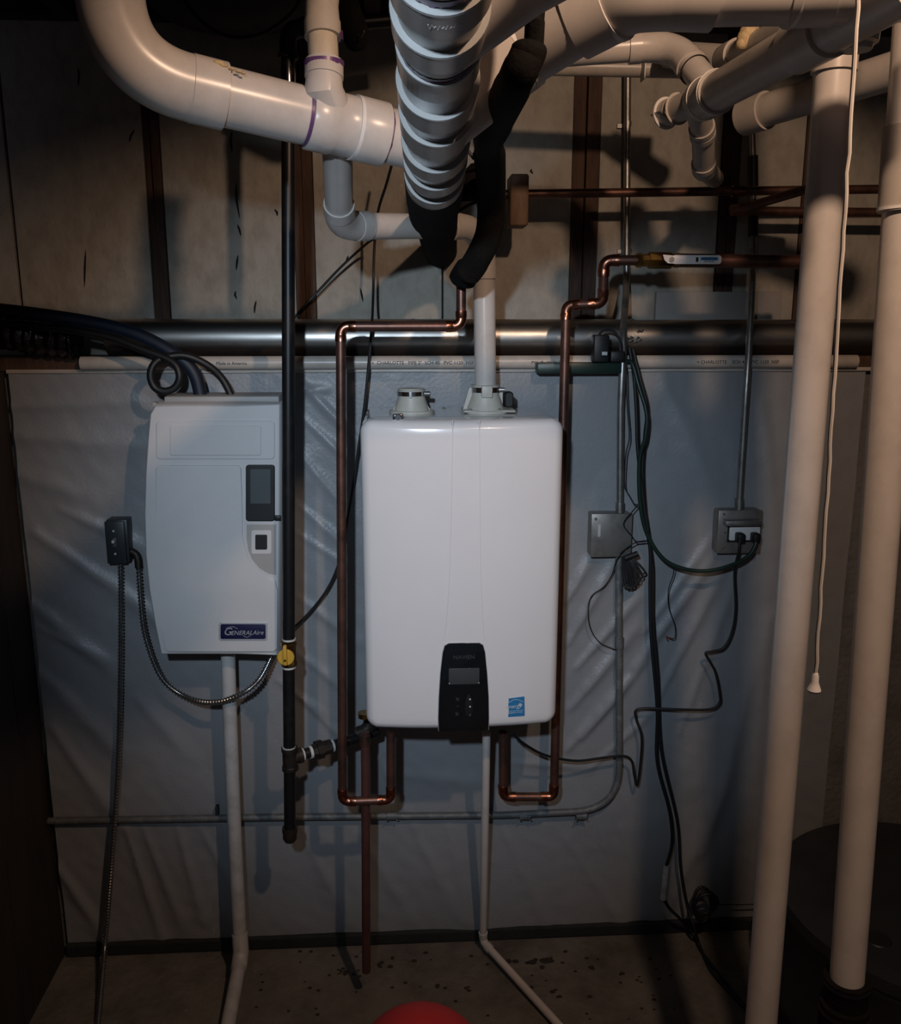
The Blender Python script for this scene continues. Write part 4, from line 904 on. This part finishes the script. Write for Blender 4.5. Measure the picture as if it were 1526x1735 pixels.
obj('pipe', sweep([fA, sA], .0230, 30), M_pvc2, dr)
ds = (fA - sA).normalized()
obj('open_hub', sweep([sA + ds * .035, sA + ds * .035, sA, sA, sA + ds * .02, sA + ds * .02], [.022, .0275, .0275, .0235, .0235, .004], 30), M_pvc2, dr)
ring(sA, ds, .0262, .003, .0016, M_lip, 'rim', dr, 30)
# down-turned trap
pipe_run(dr, [P(1180, 178, 1.60), P(1190, 222, 1.68), P(1192, 285, 1.80), P(1210, 302, 2.1)], .0215, M_pvc2, M_pvc2, R=.03, fr=1.14, hub=.014, seg=24)
dr2 = thing('drain_line', 'cream PVC pipe entering the slanting drain by a pair of bends', 'pipe', P(1040, 80, 1.6))
pipe_run(dr2, [P(860, 96, 1.62), P(1142, 76, 1.60), P(1204, 152, 1.50)], .0238, M_pvc, M_pvc, R=.075, fr=1.15, hub=.022, arc_r=1.10, seg=30, nseg=10)
dm = (P(1204, 152, 1.50) - P(1142, 76, 1.60)).normalized()
for s in (.03, .06): ring(P(1155, 92, 1.58) + dm * s, dm, .0262, .0016, .0006, M_crack, 'joint_line', dr2, 30)
dr3 = thing('drain_line', 'darker PVC pipe level behind the bent cream pipe at upper right', 'pipe', P(1050, 112, 1.9))
obj('pipe', sweep([P(880, 112, 1.92), P(1180, 118, 1.92)], .0180, 24), M_pvc2, dr3)
obj('pipe', sweep([P(1130, 92, 1.85), P(1235, 100, 1.75)], .0260, 24), M_pvc2, dr3)
obj('hanger', box(tuple(P(1092, 60, 1.9) - Vector((.006, .003, 0))), tuple(P(1088, 132, 1.88) + Vector((.006, .003, 0))), .001), M_galv, dr3)
dr4 = thing('drain_line', 'short cream PVC pipe above the slanting drain with a yellow foam blob', 'pipe', P(1280, 80, 1.45))
gA, gB = P(1228, 102, 1.62), P(1400, 20, 1.30); dG = (gB - gA).normalized()
obj('pipe', sweep([gA, gB], .0230, 28), M_pvc2, dr4)
obj('hub', sweep([gA, gA, gA + dG * .05, gA + dG * .05], [.022, .0275, .0275, .022], 28), M_pvc2, dr4)
ring(gA, dG, .0262, .003, .0016, M_lip, 'rim', dr4, 28)
bm = bmesh.new()
for px, py, s in ((1265, 70, .014), (1268, 58, .017), (1274, 50, .012), (1256, 75, .010), (1262, 64, .014)):
    bmesh.ops.create_icosphere(bm, subdivisions=2, radius=s, matrix=Matrix.Translation(P(px, py, 1.5)))
obj('foam_blob', bm, M_tan, dr4, label='lump of yellow expanding foam')
dr5 = thing('drain_line', 'grey PVC pipe crossing behind the tall white pipe at the right edge', 'pipe', P(1400, 160, 1.6))
hA, hB = P(1268, 196, 1.80), P(1640, 80, 1.42); dH = (hB - hA).normalized()
obj('pipe', sweep([hA, hB], .0315, 32), M_pvc2, dr5)
obj('hub', sweep([hA - dH * .01, hA - dH * .01, hA + dH * .045, hA + dH * .045], [.031, .0365, .0365, .031], 32), M_pvc2, dr5)
# tall pipe A with tee boss
ya = -.96
ta = thing('tall_pipe', 'tall white PVC pipe left of the pull cord, floor to drain above', 'pipe', W(1290, 1735, ya))
tpt, tpb = W(1416, 78, ya), G(1284, 1760, 0.0)
tpb = W(1284, 1800, ya); 
tpb = tpt + (tpb - tpt) * ((tpt.z - 0.0) / (tpt.z - tpb.z))
obj('pipe', sweep([tpt, tpb], .0272, 40), M_pvc, ta)
obj('drain_tee', sweep([tpt + Vector((0, 0, .06)), tpt + Vector((0, 0, .02)), tpt - Vector((0, 0, .035)), tpt - Vector((0, 0, .035))], [.031, .0315, .0315, .027], 36), M_pvc2, ta)
bc = P(1452, 62, 1.09)
obj('cleanout_boss', sweep([bc + Vector((0, 0, .03)), bc, bc - Vector((0, 0, .008)), bc - Vector((0, 0, .010)), bc - Vector((0, 0, .016))], [.026, .026, .025, .020, .018], 32), M_pvc2, ta)
# tall pipe B
yb2 = -1.04
tb2 = thing('tall_pipe', 'tall white PVC pipe at the right edge, right of the pull cord', 'pipe', W(1432, 1700, yb2))
pt, pb = W(1532, 330, yb2), W(1434, 1665, yb2)
obj('pipe', sweep([pt, pb], .0275, 40), M_pvc, tb2)
dv = (pb - pt).normalized()
obj('hub', sweep([pt - dv * .09, pt + dv * .022, pt + dv * .022], [.034, .0335, .0275], 36), M_pvc2, tb2)
ring(pt + dv * .018, dv, .0330, .004, .002, M_lip, 'rim', tb2, 36)
obj('pipe', sweep([pt - dv * .07, pt - dv * .60], .0302, 32), M_pvc, tb2)
rc_ = thing('rubber_coupling', 'black rubber coupling at the foot of the right-edge white pipe', 'coupling', pb)
q = pb - dv * .01; zlow = (q.z - .10)
obj('sleeve', sweep([q, q, q + dv * .012, q + dv * .016, q + dv * .045, q + dv * .048, q + dv * .075, q + dv * .30], [.030, .0375, .0375, .036, .036, .041, .041, .041], 36), M_foamblk, rc_)
ring(q + dv * .008, dv, .0372, .005, .0012, M_blk, 'clamp', rc_, 36); ring(q + dv * .062, dv, .0405, .006, .0016, M_blk, 'clamp', rc_, 36)
# dark barrel lower right
br = .34; zb = W(1345, 1545, -.48).z; bc = Vector((W(1345, 1545, -.48).x + br, -.48, 0))
bq = thing('barrel', 'big charcoal barrel in the lower right corner behind the white pipes', 'barrel', bc)
obj('body', sweep([bc + Vector((0, 0, z)) for z in (0, .01, .12, .13, .15, .16, .36, .37, .39, .40, zb)], [br - .02, br, br, br + .006, br + .006, br, br, br + .006, br + .006, br, br], 64), M_barrel, bq)
obj('rim', sweep([bc + Vector((0, 0, z)) for z in (zb - .02, zb - .018, zb + .012, zb + .014, zb + .004, zb + .004)], [br, br + .012, br + .012, br - .004, br - .006, .01], 64), M_barrel, bq)
obj('bung', disc(bc + Vector((-.2, -.12, zb)), (0, 0, 1), .03, .014, 24, .003), M_blk, bq)

# ================================================================== PULL CORD, BULBS, BALL, DEBRIS
pc = thing('pull_cord', 'white pull cord with a small white bell-shaped knob hanging at right', 'pull cord', P(1380, 1160, .80))
c0 = P(1457, -60, .66); c1 = P(1381, 1145, .82)
pts = [c0.lerp(c1, k / 40) + Vector((random.uniform(-.0006, .0006), random.uniform(-.0006, .0006), 0)) for k in range(41)]
obj('string', sweep(pts, .0019, 8), M_string, pc)
k0 = c1
obj('knob', sweep([k0 + Vector((0, 0, .003)), k0, k0 - Vector((0, 0, .006)), k0 - Vector((0, 0, .010)), k0 - Vector((0, 0, .014)), k0 - Vector((0, 0, .016))], [.002, .0032, .0034, .0048, .0062, .0052], 20), M_white, pc)
def bulb(name, label, loc, m):
    t = thing(name, label, 'lamp', loc); x, y, z = loc
    obj('lampholder', sweep([(x, y, ZC + .19), (x, y, ZC + .17), (x, y, z + .09), (x, y, z + .045), (x, y, z + .045)], [.055, .055, .03, .022, .012], 24), M_white, t)
    return t
bulb('bulb_holder', 'white ceiling lampholder with pull cord, just above the frame at right', (.53, -1.95, 2.60), M_glass)
# red ball
r_ = .158; q = G(712, 1835, r_)
tag(obj('red_ball', (lambda bm: (bmesh.ops.create_uvsphere(bm, u_segments=48, v_segments=32, radius=r_, matrix=Matrix.Translation((q.x, q.y, r_))), bm)[1])(bmesh.new()), M_red), 'smooth red ball on the floor, cut off by the bottom edge', 'ball')
# floor crumbs
bm = bmesh.new()
spots = [(575, 1645, 6), (592, 1650, 9), (612, 1655, 5), (650, 1635, 12), (665, 1625, 8), (570, 1620, 6), (700, 1628, 6), (722, 1615, 4), (870, 1628, 12), (892, 1630, 8), (920, 1628, 18), (925, 1640, 8), (960, 1612, 4), (1000, 1640, 9), (940, 1680, 9), (945, 1690, 8), (995, 1690, 5), (535, 1680, 5), (1010, 1625, 4), (510, 1610, 3), (1085, 1655, 4), (1050, 1650, 6)]
for k in range(60): spots.append((random.uniform(430, 1150), random.uniform(1612, 1730), random.uniform(1.5, 3.5)))
for px, py, s in spots:
    for j in range(max(1, int(s / 3))):
        g = G(px + random.uniform(-s, s), py + random.uniform(-s, s) * .3, 0); rr = random.uniform(.002, .004) * (1 + s / 12)
        if g.y > -.03: g.y = -.03
        bmesh.ops.create_icosphere(bm, subdivisions=1, radius=rr, matrix=Matrix.Translation((g.x, g.y, rr * .25)) @ Matrix.Diagonal((1.5, 1.1, .4, 1)))
tag(obj('floor_crumbs', bm, M_dirt, None, False), 'dark crumbs of dirt scattered on the concrete floor under the heater', 'dirt', kind='stuff')

for o in bpy.data.objects:
    if '_base' in o: del o['_base']
